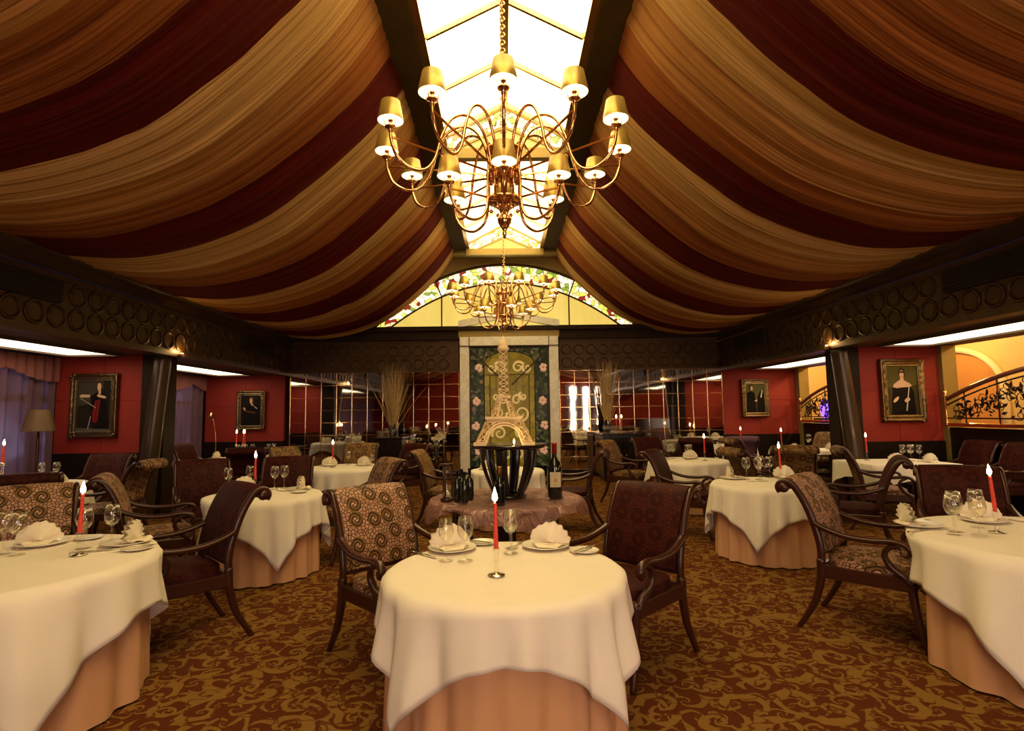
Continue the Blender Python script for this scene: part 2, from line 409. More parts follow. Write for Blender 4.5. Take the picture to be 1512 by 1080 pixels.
# the draped tent ceiling
def drape_side(s):
    P = spl([(1.13, 5.07), (1.32, 4.78), (1.6, 4.45), (2.13, 3.95), (2.67, 3.55), (3.37, 3.27), (4.1, 3.15), (XS+.02, ZD)], 6)
    L = [0]
    for a, b in zip(P, P[1:]): L.append(L[-1]+hypot(b[0]-a[0], b[1]-a[1]))
    nv = 560; nu = len(P)-1; y0, y1 = YF, YB-.05
    rr = random.Random(5 if s > 0 else 9)
    ks = [(rr.uniform(2, 5), rr.uniform(0, 6.28), .026), (rr.uniform(8, 12), rr.uniform(0, 6.28), .017), (rr.uniform(16, 22), rr.uniform(0, 6.28), .012), (rr.uniform(30, 38), rr.uniform(0, 6.28), .010), (rr.uniform(52, 60), rr.uniform(0, 6.28), .006)]
    def fn(u, v):
        i = round(u*nu); x, z = P[i][0], P[i][1]; y = lerp(y0, y1, v); q = L[i]/L[-1]
        env = .35+.65*sin(pi*min(1, q*1.02))
        yy = y + .05*sin(3*q+y*1.7)*sin(pi*q)
        d = sum(a*sin(k*y+p+1.3*q*sin(k)) for k, p, a in ks)*env
        j = max(1, min(nu-1, i)); tx = P[j+1][0]-P[j-1][0]; tz = P[j+1][1]-P[j-1][1]; l = hypot(tx, tz)
        if i in (0, nu): d = 0
        return (XC+s*(x - d*tz/l*-1*-1), yy, z + d*tx/l)
    m = MB(); m.grid(nu, nv, fn, 0, lambda u, v: (L[round(u*nu)], lerp(y0, y1, v)), flip=s > 0)
    o = m.build('ceiling', M['drape']); struct(o); return o
for s in (-1, 1): drape_side(s)
# closed shell over the tent
sh = MB(); sh.box((-8, YF, 6.3), (10.5, 17, 6.4)); struct(sh.build('ceiling', M['beam']))
# skylight lantern
ZB = 5.05; ZE = 5.2; ZR = 5.62; XE = .80; YE = 12.05
lb = MB()
for s in (-1, 1):
    x0, x1 = sorted((XC+s*1.16, XC+s*.86)); lb.box((x0, YF, ZB), (x1, YB, ZB+.35))
struct(lb.build('trim_1', M['lanternbeam']))
lr = MB()
for s in (-1, 1):
    x0, x1 = sorted((XC+s*.86, XC+s*.78)); lr.box((x0, YF, ZB+.03), (x1, YE, ZE+.02))
lr.box((XC-.045, YF, ZR-.06), (XC+.045, YE, ZR+.03))
ys = [-2.6, -1.6, -.6, .4, 1.4, 2.4, 3.4, 4.35, 5.3, 6.25, 7.2, 8.15, 9.1, 10.05, 11.0]
for y in ys:
    for s in (-1, 1): lr.bar((XC+s*XE, y, ZE), (XC, y, ZR-.01), .035, .05)
struct(lr.build('trim_2', M['brass']))
n = 1
for s in (-1, 1):
    g = MB(); g.poly([(XC+s*XE, YF, ZE+.02), (XC+s*XE, YE, ZE+.02), (XC, YE, ZR+.02), (XC, YF, ZR+.02)])
    struct(g.build('window_%d' % n, M['pane'])); n += 1
# stained gable dividers across the lantern
def gable(y, zb, name):
    a = .17
    m = MB()
    for s in (-1, 1):
        p = [(XC+s*.78, y, ZE-.03), (XC, y, ZR-.02), (XC, y, ZR-.02-.26), (XC+s*.78, y, ZE-.03-.2)]
        uv = [(0, 0), (.9, 0), (.9, .26), (0, .2)]
        if s < 0: uv = [(q[0]+3, q[1]) for q in uv]
        m.poly(p, 0, uv)
        q = [(x, y+.03, z) for x, y, z in p]; m.poly(q, 0, uv)
    o = m.build(name, M['vine2']); struct(o)
    m = MB(); m.poly([(XC-.78, y+.015, zb), (XC+.78, y+.015, zb), (XC+.78, y+.015, ZE-.20), (XC, y+.015, ZR-.26), (XC-.78, y+.015, ZE-.20)])
    struct(m.build(name, M['creamglass']))
    m = MB(); m.box((XC-.86, y-.04, zb-.14), (XC+.86, y+.08, zb)); 
    for s in (-1, 1):
        m.bar((XC+s*.8, y, ZE-.23), (XC, y, ZR-.29), .03); m.bar((XC+s*.8, y, ZE-.02), (XC, y, ZR-.01), .035)
    struct(m.build('trim_3', M['olive']))
gable(7.3, 5.02, 'window_3'); gable(YE, 5.06, 'window_4')
m = MB(); m.box((XC-1.16, YE+.1, 4.99), (XC+1.16, YB, 5.4)); m.box((XC-1.16, YE+.06, 4.99), (XC+1.16, YE+.1, 5.1)); struct(m.build('trim_4', M['olive']))

# back wall
def arch_o(x): x -= XC; return 4.84-.137*x*x*(1+.02*x*x)
def arch_i(x): x -= XC; return 4.42-.147*x*x
w = MB(); w.box((-8, YB+.1, 0), (6.86, YB+.25, 3.38)); w.box((-8, YB+.35, 3.3), (8, YB+.45, 6.3)); struct(w.build('wall_back', M['beam']))
a = MB()
xs = [XC+(-3.05+6.1*i/48) for i in range(49)]
def zone(f0, f1, y, mat, x0, x1, nn=24, us=1.):
    g = MB()
    def fn(u, v):
        x = lerp(x0, x1, u); return (x, y, lerp(f0(x), f1(x), v))
    g.grid(nn, 3, fn, 0, lambda u, v: (lerp(x0, x1, u), fn(u, v)[2])); return struct(g.build('window_5', mat, smooth=False))
base = lambda x: 3.38
zone(lambda x: max(3.38, arch_i(x)), lambda x: max(3.39, arch_o(x)), YB, M['vine'], XC-3.05, XC+3.05, 48)
for x0, x1 in ((XC-2.7, XC-1.46), (XC-1.46, XC+1.46), (XC+1.46, XC+2.7)):
    zone(base, lambda x: max(3.385, arch_i(x)), YB+.01, M['creamglass'], x0, x1, 20)
l = MB()
l.tube([(x, YB-.02, max(3.38, arch_i(x))) for x in xs], .022, 6)
l.tube([(x, YB-.03, max(3.38, arch_o(x))) for x in xs], .03, 6, 0)
for s in (-1, 1): l.bar((XC+s*1.46, YB-.01, 3.38), (XC+s*1.46, YB-.01, arch_i(XC+1.46)), .03); l.bar((XC+s*1.46, YB-.01, arch_i(XC+1.46)), (XC+s*1.60, YB-.01, arch_o(XC+1.60)), .03)
struct(l.build('trim_5', M['bronze']))
# olive fascia above the arch
g = MB(); g.grid(48, 1, lambda u, v: (lerp(XC-3.05, XC+3.05, u), YB-.06, lerp(max(3.38, arch_o(lerp(XC-3.05, XC+3.05, u)))+.03, 5.05, v)))
g.grid(48, 1, lambda u, v: (lerp(XC-3.05, XC+3.05, u), lerp(YB-.06, YB+.05, v), max(3.38, arch_o(lerp(XC-3.05, XC+3.05, u)))+.03))
struct(g.build('wall_back', M['olive'], smooth=False))
b = MB(); b.box((-5.0, YB-.12, 3.10), (5.1, YB+.1, 3.38)); b.box((-5.0, YB-.2, 3.30), (5.1, YB-.12, 3.40)); struct(b.build('trim_6', M['beam'], bevel=.01))
def frieze_rings(m, pts, axis, r=.115):
    for p in pts:
        m.torus(p, r, .016, axis, 22, 6); m.torus(p, r*.8, .006, axis, 20, 4)
f = MB(); f.box((-4.9, YB-.04, ZF), (-1.02, YB+.1, 3.10)); f.box((1.26, YB-.04, ZF), (5.0, YB+.1, 3.10))
pts = [(x+.28*i, YB-.045, z) for x, nn in ((-4.72, 13), (1.42, 13)) for i in range(nn) for z in (2.56, 2.86)]
frieze_rings(f, pts, 'Y'); struct(f.build('trim_7', M['bronze']))

# mirrors with brass grid
def mirror(x0, x1, label):
    T = thing('mirror_panel', label, 'mirror', ((x0+x1)/2, YB, .15))
    w = (x1-x0)/2; h = ZF-.15
    MB().box((-w, -.02, 0), (w, .08, h)).build('mirror_glass', M['mirror'], T)
    g = MB(); nx = max(2, round(2*w/.34)); nz = 8
    for i in range(nx+1): g.bar((-w+2*w*i/nx, -.026, 0), (-w+2*w*i/nx, -.026, h), .013, .012)
    for j in range(nz+1): g.bar((-w, -.026, h*j/nz), (w, -.026, h*j/nz), .013, .012)
    g.build('brass_grid', M['brass'], T, smooth=False)
    MB().box((-w, -.06, -.15), (w, .08, 0)).build('plinth', M['blackwood'], T)
mirror(-4.82, -1.02, 'mirror wall with a brass grid left of the marble frame')
mirror(1.26, 4.96, 'mirror wall with a brass grid right of the marble frame')

# marble surround with stained panel
T = thing('stained_glass_panel', 'tall green and gold stained glass panel in a white marble surround on the back wall', 'stained glass', (.12, YB-.04, 0))
px0, px1, pz0, pz1 = -.885, .885, .25, 2.92
for s in (-1, 1): MB().box((s*1.11 if s < 0 else .90, -.14, 0), (-.90 if s < 0 else 1.11, .04, 2.935)).build('marble_pilaster', M['marble'], T, bevel=.006)
m = MB(); m.box((-1.11, -.145, 2.95), (1.11, .04, 3.15)); m.build('marble_lintel', M['marble'], T, bevel=.006)
m = MB()
for s in (-1, 1):
    m.poly([(s*1.14, -.16, 3.36), (0, -.16, 3.60), (0, -.16, 3.75), (s*1.14, -.16, 3.52)][::s])
    m.poly([(s*1.14, .0, 3.36), (0, .0, 3.60), (0, .0, 3.75), (s*1.14, .0, 3.52)][::-s])
    m.poly([(s*1.14, -.16, 3.52), (0, -.16, 3.75), (0, .0, 3.75), (s*1.14, .0, 3.52)]); m.poly([(s*1.14, -.16, 3.36), (0, -.16, 3.60), (0, .0, 3.60), (s*1.14, .0, 3.36)])
m.build('pediment', M['marble'], T, smooth=False)
m = MB(); m.box((-1.14, -.10, 3.15), (1.14, .0, 3.37)); m.build('pediment_base', M['olive'], T)
m = MB(); m.poly([(px0, -.03, pz0), (px1, -.03, pz0), (px1, -.03, pz1), (px0, -.03, pz1)], 0, [(px0, pz0), (px1, pz0), (px1, pz1), (px0, pz1)]); m.build('green_border_glass', M['panelgreen'], T)
def archp(w, z0, z1, rise, y):
    pts = [(-w, y, z0), (w, y, z0)]+[(w*cos(pi*i/16), y, z1+rise*sin(pi*i/16)) for i in range(17)]
    return pts
p = archp(.57, pz0, 2.55, .27, -.045); MB().poly(p, 0, [(q[0], q[2]) for q in p]).build('gold_glass', M['panelgold'], T)
p = archp(.44, .5, 2.28, .02, -.05); MB().poly(p, 0, [(q[0]+5, q[2]) for q in p]).build('amber_glass', M['panelgold'], T)
m = MB()
p = archp(.57, pz0, 2.55, .27, -.05); m.tube(p+[p[0]], .012, 6)
p = archp(.44, .5, 2.28, .02, -.055); m.tube(p+[p[0]], .010, 6)
for z in [.5+.3*i for i in range(7)]:
    for s in (-1, 1): m.bar((s*.44, -.055, z), (s*.57, -.055, z), .01)
for i in range(5): m.bar((-.3+.15*i, -.056, 1.9), (-.3+.15*i, -.056, 2.28), .008)
m.build('lead_lines', M['lead'], T)
def curl(x, z, r, turns, a0, s):
    return [(x+s*r*(1-.8*k/24)*cos(a0+turns*2*pi*k/24), -.062, z+r*(1-.8*k/24)*sin(a0+turns*2*pi*k/24)) for k in range(25)]
for s in (-1, 1):
    for (x, z, r, tn, a0) in ((.16, .55, .20, 1.3, 1.5), (.24, .98, .17, 1.4, -.5), (.26, 1.42, .20, 1.5, 3.0), (.16, 1.72, .13, 1.2, 0.), (.30, 1.80, .10, 1.2, 2.), (.20, 2.46, .14, 1.3, .4), (.40, 2.44, .11, 1.2, 2.5)):
        m = MB(); m.tube(curl(s*x, z, r, tn, a0, s), [.030*(1-.6*k/24) for k in range(25)], 6, sx=1., sy=1., up=(0, 1, 0)); m.xf(Matrix.Translation((0, -.06, 0)) @ Matrix.Scale(.3, 4, (0, 1, 0)) @ Matrix.Translation((0, .06, 0))); m.build('scroll', M['amberscroll'], T)
m = MB()
rr = random.Random(3)
for s in (-1, 1):
    for z in (.6, 1.15, 1.7, 2.45):
        cx = s*(.73+rr.uniform(-.05, .05))
        for k in range(6):
            a = k*pi/3+rr.random(); m.ball((cx+.05*cos(a), -.045, z+.06*sin(a)), .045, 8, 4)
m.build('rose_glass', M['roseglass'], T)['kind'] = 'stuff'
m = MB()
for s in (-1, 1): m.bar((s*.87, -.10, 2.86), (s*.05, -.12, 2.06), .045, .03)
m.build('diagonal_bar', M['iron'], T)
m = MB()
for a, b in (((px0, -.05, pz0), (px0, -.05, pz1)), ((px1, -.05, pz0), (px1, -.05, pz1)), ((px0, -.05, pz1), (px1, -.05, pz1))): m.bar(a, b, .03)
m.bar((-1.11, -.148, 2.942), (1.11, -.148, 2.942), .018); m.bar((-.895, -.148, 2.9), (-.895, -.148, 3.15), .018); m.bar((.895, -.148, 2.9), (.895, -.148, 3.15), .018)
m.build('panel_frame', M['lead'], T)

# side friezes, cornices, vents
def side(s):
    X = XC+s*(XS-.02)
    f = MB(); x0, x1 = sorted((X, X+s*.16)); f.box((x0, YF, ZF), (x1, YB, 2.96))
    y = YB-.35; pts = []
    while y > YF:
        for z in (2.535, 2.805):
            if z > 2.7 and (3.3 < y < 6.0 or 10.2 < y < 11.5): continue
            pts.append((X-s*.003, y, z))
        y -= .285
    frieze_rings(f, pts, 'X', .118)
    x0, x1 = sorted((X-s*.02, X+s*.16)); f.box((x0, YF, ZF-.06), (x1, YB, ZF+.02)); f.box((x0, YF, 2.93), (x1, YB, 2.99))
    struct(f.build('trim_%d' % (8 if s < 0 else 9), M['bronze']))
    c = MB()
    def fn(u, v):
        pr = [(-.05, 2.99), (-.02, 3.05), (.0, 3.14), (-.09, 3.17), (-.10, 3.23), (.1, 3.26)]
        q = pr[round(u*5)]; return (X+s*q[0]*1., lerp(YF, YB, v), q[1])
    c.grid(5, 1, fn); struct(c.build('trim_%d' % (10 if s < 0 else 11), M['cornice'], smooth=False))
    for i, (y0, y1) in enumerate(((3.3, 6.0), (10.2, 11.5))):
        wh = ('near', 'far')[i]; sd = 'left' if s < 0 else 'right'
        v = thing('air_vent', 'black slatted air vent in the %s frieze, the %s of its two' % (sd, ('nearer', 'farther')[i]), 'air vent', (X, (y0+y1)/2, 2.80), 0, 'frieze air vents')
        h = (y1-y0)/2-.02; m = MB(); a, b = sorted((-s*.05, s*.02)); m.box((a, -h, -.125), (b, h, .125)); m.build('grille_box', M['vent'], v)
        m = MB()
        for k in range(7): m.box((min(-s*.062, -s*.05), -h, -.11+.033*k), (max(-s*.062, -s*.05), h, -.098+.033*k))
        m.build('grille_slats', M['beam'], v)
    # soffit of the side bay with a lit slot
    so = MB(); so.box((min(X+s*.16, s*(XW+.2)), YF, ZF-.02), (max(X+s*.16, s*(XW+.2)), YB, ZF+.12)); so.box((min(X+s*.005, X+s*.16), YF, ZF-.02), (max(X+s*.005, X+s*.16), YB, ZF)) ; struct(so.build('ceiling', M['soffit']))
    for y0, y1 in ((2.6, 8.0), (8.75, 12.2)):
        a, b = sorted((s*5.55, s*6.25))
        T = MB(); T.box((a, y0, ZF-.035), (b, y1, ZF-.015)); o = T.build('cove_light', M['slot'])
        tag(o, 'long lit ceiling slot over the %s bay, the %s of two' % ('left' if s < 0 else 'right', 'nearer' if y0 < 5 else 'farther'), 'ceiling light', 'bay ceiling lights')
        fr = MB()
        for p in ((a-.05, y0-.05, b+.05, y0), (a-.05, y1, b+.05, y1+.05), (a-.05, y0, a, y1), (b, y0, b+.05, y1)): fr.box((p[0], p[1], ZF-.06), (p[2], p[3], ZF-.01))
        struct(fr.build('trim_12', M['soffit']))
    # partition with red panel, wainscot, and the plane between the openings
    pY = 8.4; xi = s*5.30; xo = s*(XW)
    a, b = sorted((xi, xo))
    p = MB(); p.box((a, pY, .92), (b, pY+.16, ZF)); struct(p.build('wall_%s' % ('left' if s < 0 else 'right'), M['redwall']))
    p = MB(); p.box((a, pY-.03, 0), (b, pY+.19, .92)); struct(p.build('baseboard_%s' % ('left' if s < 0 else 'right'), M['wainscot']))
    a2, b2 = sorted((s*4.95, s*XW))
    p = MB(); p.box((a2, YB-.02, .88), (b2, YB+.1, ZF)); struct(p.build('wall_back', M['redwall']))
    p = MB(); p.box((a2, YB-.06, 0), (b2, YB+.1, .88)); struct(p.build('baseboard_back', M['wainscot']))
    # seams in the red padding
    q = MB(); q.bar((a, pY-.004, 1.70), (b, pY-.004, 1.70), .012); q.bar(((a+b)/2, pY-.004, .92), ((a+b)/2, pY-.004, ZF), .010)
    q.bar((a2, YB-.024, 1.66), (b2, YB-.024, 1.66), .012); q.bar(((a2+b2)/2, YB-.024, .9), ((a2+b2)/2, YB-.024, ZF), .01)
    struct(q.build('trim_13', M['redwall'] if s > 0 else M['redwall']))
    # slanted column in front of the partition end
    c = MB(); k = spl([(s*5.22, 8.22, 0), (s*5.13, 8.22, 1.2), (s*5.02, 8.22, ZF)], 6); c.tube(k, [lerp(.13, .115, i/12) for i in range(13)], 20, up=(1, 0, 0))
    struct(c.build('column', M['column']))
    sp = thing('spotlight', 'small glowing brass spotlight on top of the %s slanted column' % ('left' if s < 0 else 'right'), 'spotlight', (XC+s*(XS-.08), 8.22, ZF-.055)); MB().lathe([(.02, 0), (.035, .01), (.035, .04), (.02, .045)], 14).build('housing', M['brass'], sp); lt = MB().lathe([(.018, .046), (.018, .049)], 12).build('lens', M['bulb'], sp); light('spot_light', lt, (0, 0, .08), 2.5, (1, .6, .2), .02)
    c = MB(); x0, x1 = sorted((s*5.05, s*5.40)); c.box((x0, 8.34, 0), (x1, 8.62, ZF)); struct(c.build('column', M['beam']))
side(-1); side(1)

# left: windows with night light and sheers
for i, (y0, y1) in enumerate(((-3.5, 8.4), (8.56, 12.55))):
    m = MB(); m.box((-XW-.3, y0, 0), (-XW-.12, y1, .55)); m.box((-XW-.3, y0, 2.3), (-XW-.12, y1, 2.5))
    y = y0
    while y < y1: m.box((-XW-.22, y-.04, .5), (-XW-.12, y+.04, 2.3)); y += 1.3
    m.box((-XW-.22, y0, 1.68), (-XW-.12, y1, 1.78)); struct(m.build('window_%d' % (6+i), M['beam']))
    m = MB(); m.box((-XW-.34, y0, .5), (-XW-.30, y1, 2.4)); struct(m.build('window_%d' % (6+i), M['night']))
    def fn(u, v):
        y = lerp(y0+.05, y1-.05, u); return (-XW-.02+.035*sin(y*31+.6*sin(y*7))+.012*sin(y*77), y, lerp(.05, 2.34, v))
    m = MB(); m.grid(int((y1-y0)*34), 4, fn); o = m.build('sheer_curtain', M['sheer'])
    tag(o, ('pleated mauve sheer curtain at the left edge beside the cello portrait wall', 'pleated mauve sheer curtain behind the slanted left column')[i], 'curtain', 'sheer curtains')
    def fv(u, v):
        y = lerp(y0+.05, y1-.05, u); sc = abs(sin(y*2.1)); return (-XW+.06+.02*sin(y*40), y, 2.34-(.20+.16*sc)*v)
    m = MB(); m.grid(int((y1-y0)*30), 4, fv); o = m.build('curtain_valance', M['valance'])
    tag(o, ('dusky red scalloped valance over the left edge window', 'dusky red scalloped valance over the window behind the left column')[i], 'valance', 'window valances')
# right: openings to a cream corridor
m = MB()
for y0, y1 in ((-3.6, 8.35), (8.6, 12.6)):
    m.box((XW, y0, 0), (XW+.15, y1, 1.12))
struct(m.build('wall_right', M['wainscot']))
m = MB()
for y in (8.48, 12.6, 3.9): m.box((XW-.04, y-.16, 0), (XW+.18, y+.16, ZF))
struct(m.build('column', M['olive']))
m = MB(); m.box((9.6, YF, 0), (9.75, 17, 3.4)); m.box((XW, 15.6, 0), (9.7, 15.75, 3.4)); m.box((XW, YF, 3.3), (9.7, 16, 3.4)); struct(m.build('wall_right', M['cream']))
m = MB()                     # arches of the corridor wall: orange niches with moulded surrounds
for yc in (3.5, 7.6, 11.7):
    pts = [(9.585, yc-1.2, .3), (9.585, yc+1.2, .3)]+[(9.585, yc+1.2*cos(pi*i/16), 1.75+.85*sin(pi*i/16)) for i in range(17)]
    m.poly(pts, 0)
struct(m.build('wall_right', simple('orange_niche_paint', (.62, .27, .06), .7, 0, .1, 4)))
m = MB()
for yc in (3.5, 7.6, 11.7):
    m.tube([(9.56, yc+1.22, .3)]+[(9.56, yc+1.22*cos(pi*i/20), 1.75+.88*sin(pi*i/20)) for i in range(21)]+[(9.56, yc-1.22, .3)], .07, 8)
struct(m.build('trim_14', simple('pale_moulding', (.85, .70, .42), .6, 0, .05, 6)))
cl = MB()  # added out of view: glowing discs and lights to brighten the corridor
for y in (1.5, 5., 8., 11., 14.): cl.lathe([(.16, 0), (.16, .02)], 20, (8.3, y, 3.27))
o = cl.build('trim_15', M['slot']); struct(o)
for y in (1.5, 5., 8., 11., 14.): light('corridor_fill_light', None, (8.3, y, 3.1), 80, (1, .66, .26), .15)

def railing(y0, y1, label):
    L = y1-y0; T = thing('brass_railing', label, 'railing', (XW-.05, y0, 1.14))
    def top(y): q = (y/L*2-1); return .40+.42*(1-q*q)
    N = 40; ys = [L*i/N for i in range(N+1)]
    m = MB(); m.tube([(0, y, top(y)) for y in ys], .032, 8); m.build('handrail', M['rail_hdr'], T)
    m = MB(); m.tube([(0, y, top(y)-.09) for y in ys], .012, 6); m.tube([(0, 0, .12), (0, L, .12)], .012, 6)
    k = 0
    while k*.55 < L: m.tube([(0, k*.55, .03), (0, k*.55, top(min(k*.55, L))-.02)], .010, 6); k += 1
    m.build('baluster_frame', M['iron'], T)
    m = MB(); m.box((-.035, 0, 0), (.035, L, .05)); m.build('bottom_rail', M['brass'], T, bevel=.01)
    for y in (0, L/2, L):
        m = MB(); m.lathe([(.03, 0), (.034, .03), (.022, .06), (.02, top(y)+.04), (.034, top(y)+.06), (.02, top(y)+.08), (.036, top(y)+.11), (.001, top(y)+.15)], 12, (-.02, y, 0)); m.build('post', M['brass'], T)
    rr = random.Random(int(L*100)); m = MB(); lf = MB()
    y = .15
    while y < L-.15:
        h = top(y)-.15; z = .15+rr.random()*max(.02, h-.15); r = rr.uniform(.05, .11); s = rr.choice((-1, 1)); a0 = rr.random()*6.28
        m.tube([(0, y+s*r*(1-.75*k/14)*cos(a0+k*.5), z+r*(1-.75*k/14)*sin(a0+k*.5)) for k in range(15)], .006, 5)
        for q in range(4):
            a = rr.random()*6.28; cy = y+rr.uniform(-.12, .12); cz = max(.14, min(h, z+rr.uniform(-.12, .12))); u = rr.uniform(.025, .05)
            d = Vector((0, cos(a), sin(a))); e = Vector((0, -sin(a), cos(a))); c0 = Vector((0, cy, cz))
            kk = len(lf.v); ring = [c0-d*u, c0+e*u*.5, c0+d*u*1.3, c0-e*u*.5]
            lf.v += [tuple(p+Vector((-.006, 0, 0))) for p in ring]+[tuple(p+Vector((.006, 0, 0))) for p in ring]
            for f in ((0, 1, 2, 3), (7, 6, 5, 4), (0, 4, 5, 1), (1, 5, 6, 2), (2, 6, 7, 3), (3, 7, 4, 0)): lf.face([kk+i for i in f], flat=True)
        y += .055
    m.build('vine_scrolls', M['iron'], T)['kind'] = 'stuff'; lf.build('vine_leaves', M['leaf'], T)['kind'] = 'stuff'
railing(4.1, 8.28, 'arched brass and vine railing at the right edge beside the flute portrait')
railing(8.70, 12.40, 'arched brass and vine railing between the dark right column and back wall')
o = MB().lathe([(.02, 0), (.10, .05), (.12, .25), (.08, .42), (.02, .46)], 14, (7.9, 13.6, 1.2)).build('violet_lamp', M['violet'])
MB().box((7.7, 13.4, 0), (8.1, 13.8, 1.2)).build('lamp_stand', M['wainscot'], None)
tag(bpy.data.objects['lamp_stand'], 'dark stand under the violet lamp in the corridor', 'stand')
tag(o, 'glowing violet lamp in the corridor beyond the far right railing', 'lamp')

# rear wall behind the viewer: mirrored right window, middle one added as fill light
m = MB(); m.box((-8, YF-.15, 0), (10.5, YF, 6.3)); struct(m.build('wall_front', M['redwall']))
for x, hw_ in ((0, 1.35), (4.2, 1.1)):
    m = MB(); m.box((x-hw_, YF+.01, .35), (x+hw_, YF+.03, 2.75)); struct(m.build('window_8', M['win_fill']))
    for k in (-1.0, -.33, .33, 1.0):
        def fd(u, v):
            w = .13+.12*(1-abs(v-.35)) if v > .35 else .13+.12*(v+.65)*.7
            return (x+k+(u-.5)*2*w, YF+.12+.025*sin(u*28), lerp(.05, 2.85, v))
        m = MB(); m.grid(24, 12, fd); o = m.build('window_drape', M['valance']); tag(o, 'red window drape on the wall behind the viewer', 'curtain', 'rear window drapes')

# ------------------------------------------------------------------ chandeliers
def chandelier(loc, label, zt, rot=0):
    T = thing('chandelier', label, 'chandelier', loc, rot, 'brass chandeliers')
    m = MB(); z = .75; k = 0
    while z < zt:
        m.torus((0, 0, z), .022, .006, 'X' if k % 2 else 'Y', 10, 5); z += .036; k += 1
    m.build('chain', M['rosegold'], T)
    m = MB(); m.lathe([(.001, -.02), (.02, 0), (.012, .03), (.03, .06), (.055, .10), (.06, .14), (.03, .18), (.045, .21), (.07, .24), (.04, .27), (.028, .30), (.028, .75), (.045, .78), (.03, .82), (.001, .86)], 18)
    m.build('stem', M['rosegold'], T)
    m = MB()
    for i in range(10):
        a = 2*pi*(i+.5)/10; m.tube([(.13*cos(a), .13*sin(a), .27), (.13*cos(a), .13*sin(a), .72)], .010, 6)
    m.lathe([(.03, .27), (.15, .28), (.15, .30), (.03, .31)], 20); m.lathe([(.03, .50), (.15, .505), (.15, .525), (.03, .53)], 20); m.lathe([(.03, .70), (.15, .71), (.15, .73), (.03, .74)], 20)
    for i in range(6):
        a = 2*pi*i/6; m.ball((.11*cos(a), .11*sin(a), .20), .018); m.tube([(.11*cos(a), .11*sin(a), .2), (.11*cos(a), .11*sin(a), .27)], .004, 5)
    m.build('cage', M['rosegold'], T)
    def arm(path, end, rod, a):
        q = Matrix.Rotation(a, 4, 'Z'); mm = MB(); mm.tube(spl(path, 5), .0125, 8); mm.bar(rod[0], rod[1], .014); x, zz = end
        mm.lathe([(.012, -.03), (.018, -.02), (.014, 0), (.040, .012), (.042, .022), (.012, .024), (.012, .06), (.020, .062), (.020, .075), (.008, .08)], 12, (x, 0, zz))
        for k in range(3):
            b = 2*pi*k/3; mm.tube([(x+.042*cos(b), .042*sin(b), zz+.02), (x+.055*cos(b), .055*sin(b), zz+.10)], .0035, 4)
        mm.xf(q); o = mm.build('arm', M['rosegold'], T)
        s = MB(); s.cap = False; c = tuple(q @ Vector((x, 0, zz)))
        s.lathe([(.098, .065), (.098, .07), (.070, .215), (.066, .215)], 22, c, 0); s.lathe([(.095, .065), (.067, .213)], 22, c, 1); s.lathe([(.098, .065), (.095, .065)], 22, c, 0)
        s.build('lamp_shade', [M['shade'], M['lining']], o)
        b = MB(); b.lathe([(.009, .078), (.020, .10), (.024, .125), (.016, .15), (.001, .165)], 12, c); b.build('bulb', M['bulb'], o)
        light('bulb_light', o, (c[0], c[1], c[2]+.12), P_BULB, (1, .70, .34), .025)
    for i in range(12):
        arm([(.12, 0, .45), (.14, 0, .70), (.22, 0, .88), (.34, 0, .94), (.47, 0, .88), (.56, 0, .72), (.62, 0, .52), (.70, 0, .41), (.81, 0, .39), (.92, 0, .45), (.97, 0, .56), (.98, 0, .655)], (.98, .66), ((.10, 0, .51), (.97, 0, .60)), -pi/2+2*pi*i/12)
    for i in range(6):
        arm([(.15, 0, .52), (.155, 0, .40), (.16, 0, .25), (.20, 0, .13), (.30, 0, .08), (.41, 0, .12), (.48, 0, .22), (.50, 0, .325)], (.50, .33), ((.12, 0, .29), (.49, 0, .30)), -pi/2+2*pi*(i)/6)
    return T
chandelier((.02, 4.5, 2.90), 'large brass chandelier with gold shades hanging nearest under the skylight', 2.7)
chandelier((.02, 10.2, 2.93), 'smaller looking brass chandelier hanging farther back before the arched glass', 2.6, .26)
chandelier((.02, -1.2, 2.90), 'added brass chandelier behind the viewer, lighting the table fronts', 2.7)  # added out of view to light the fronts of the tables

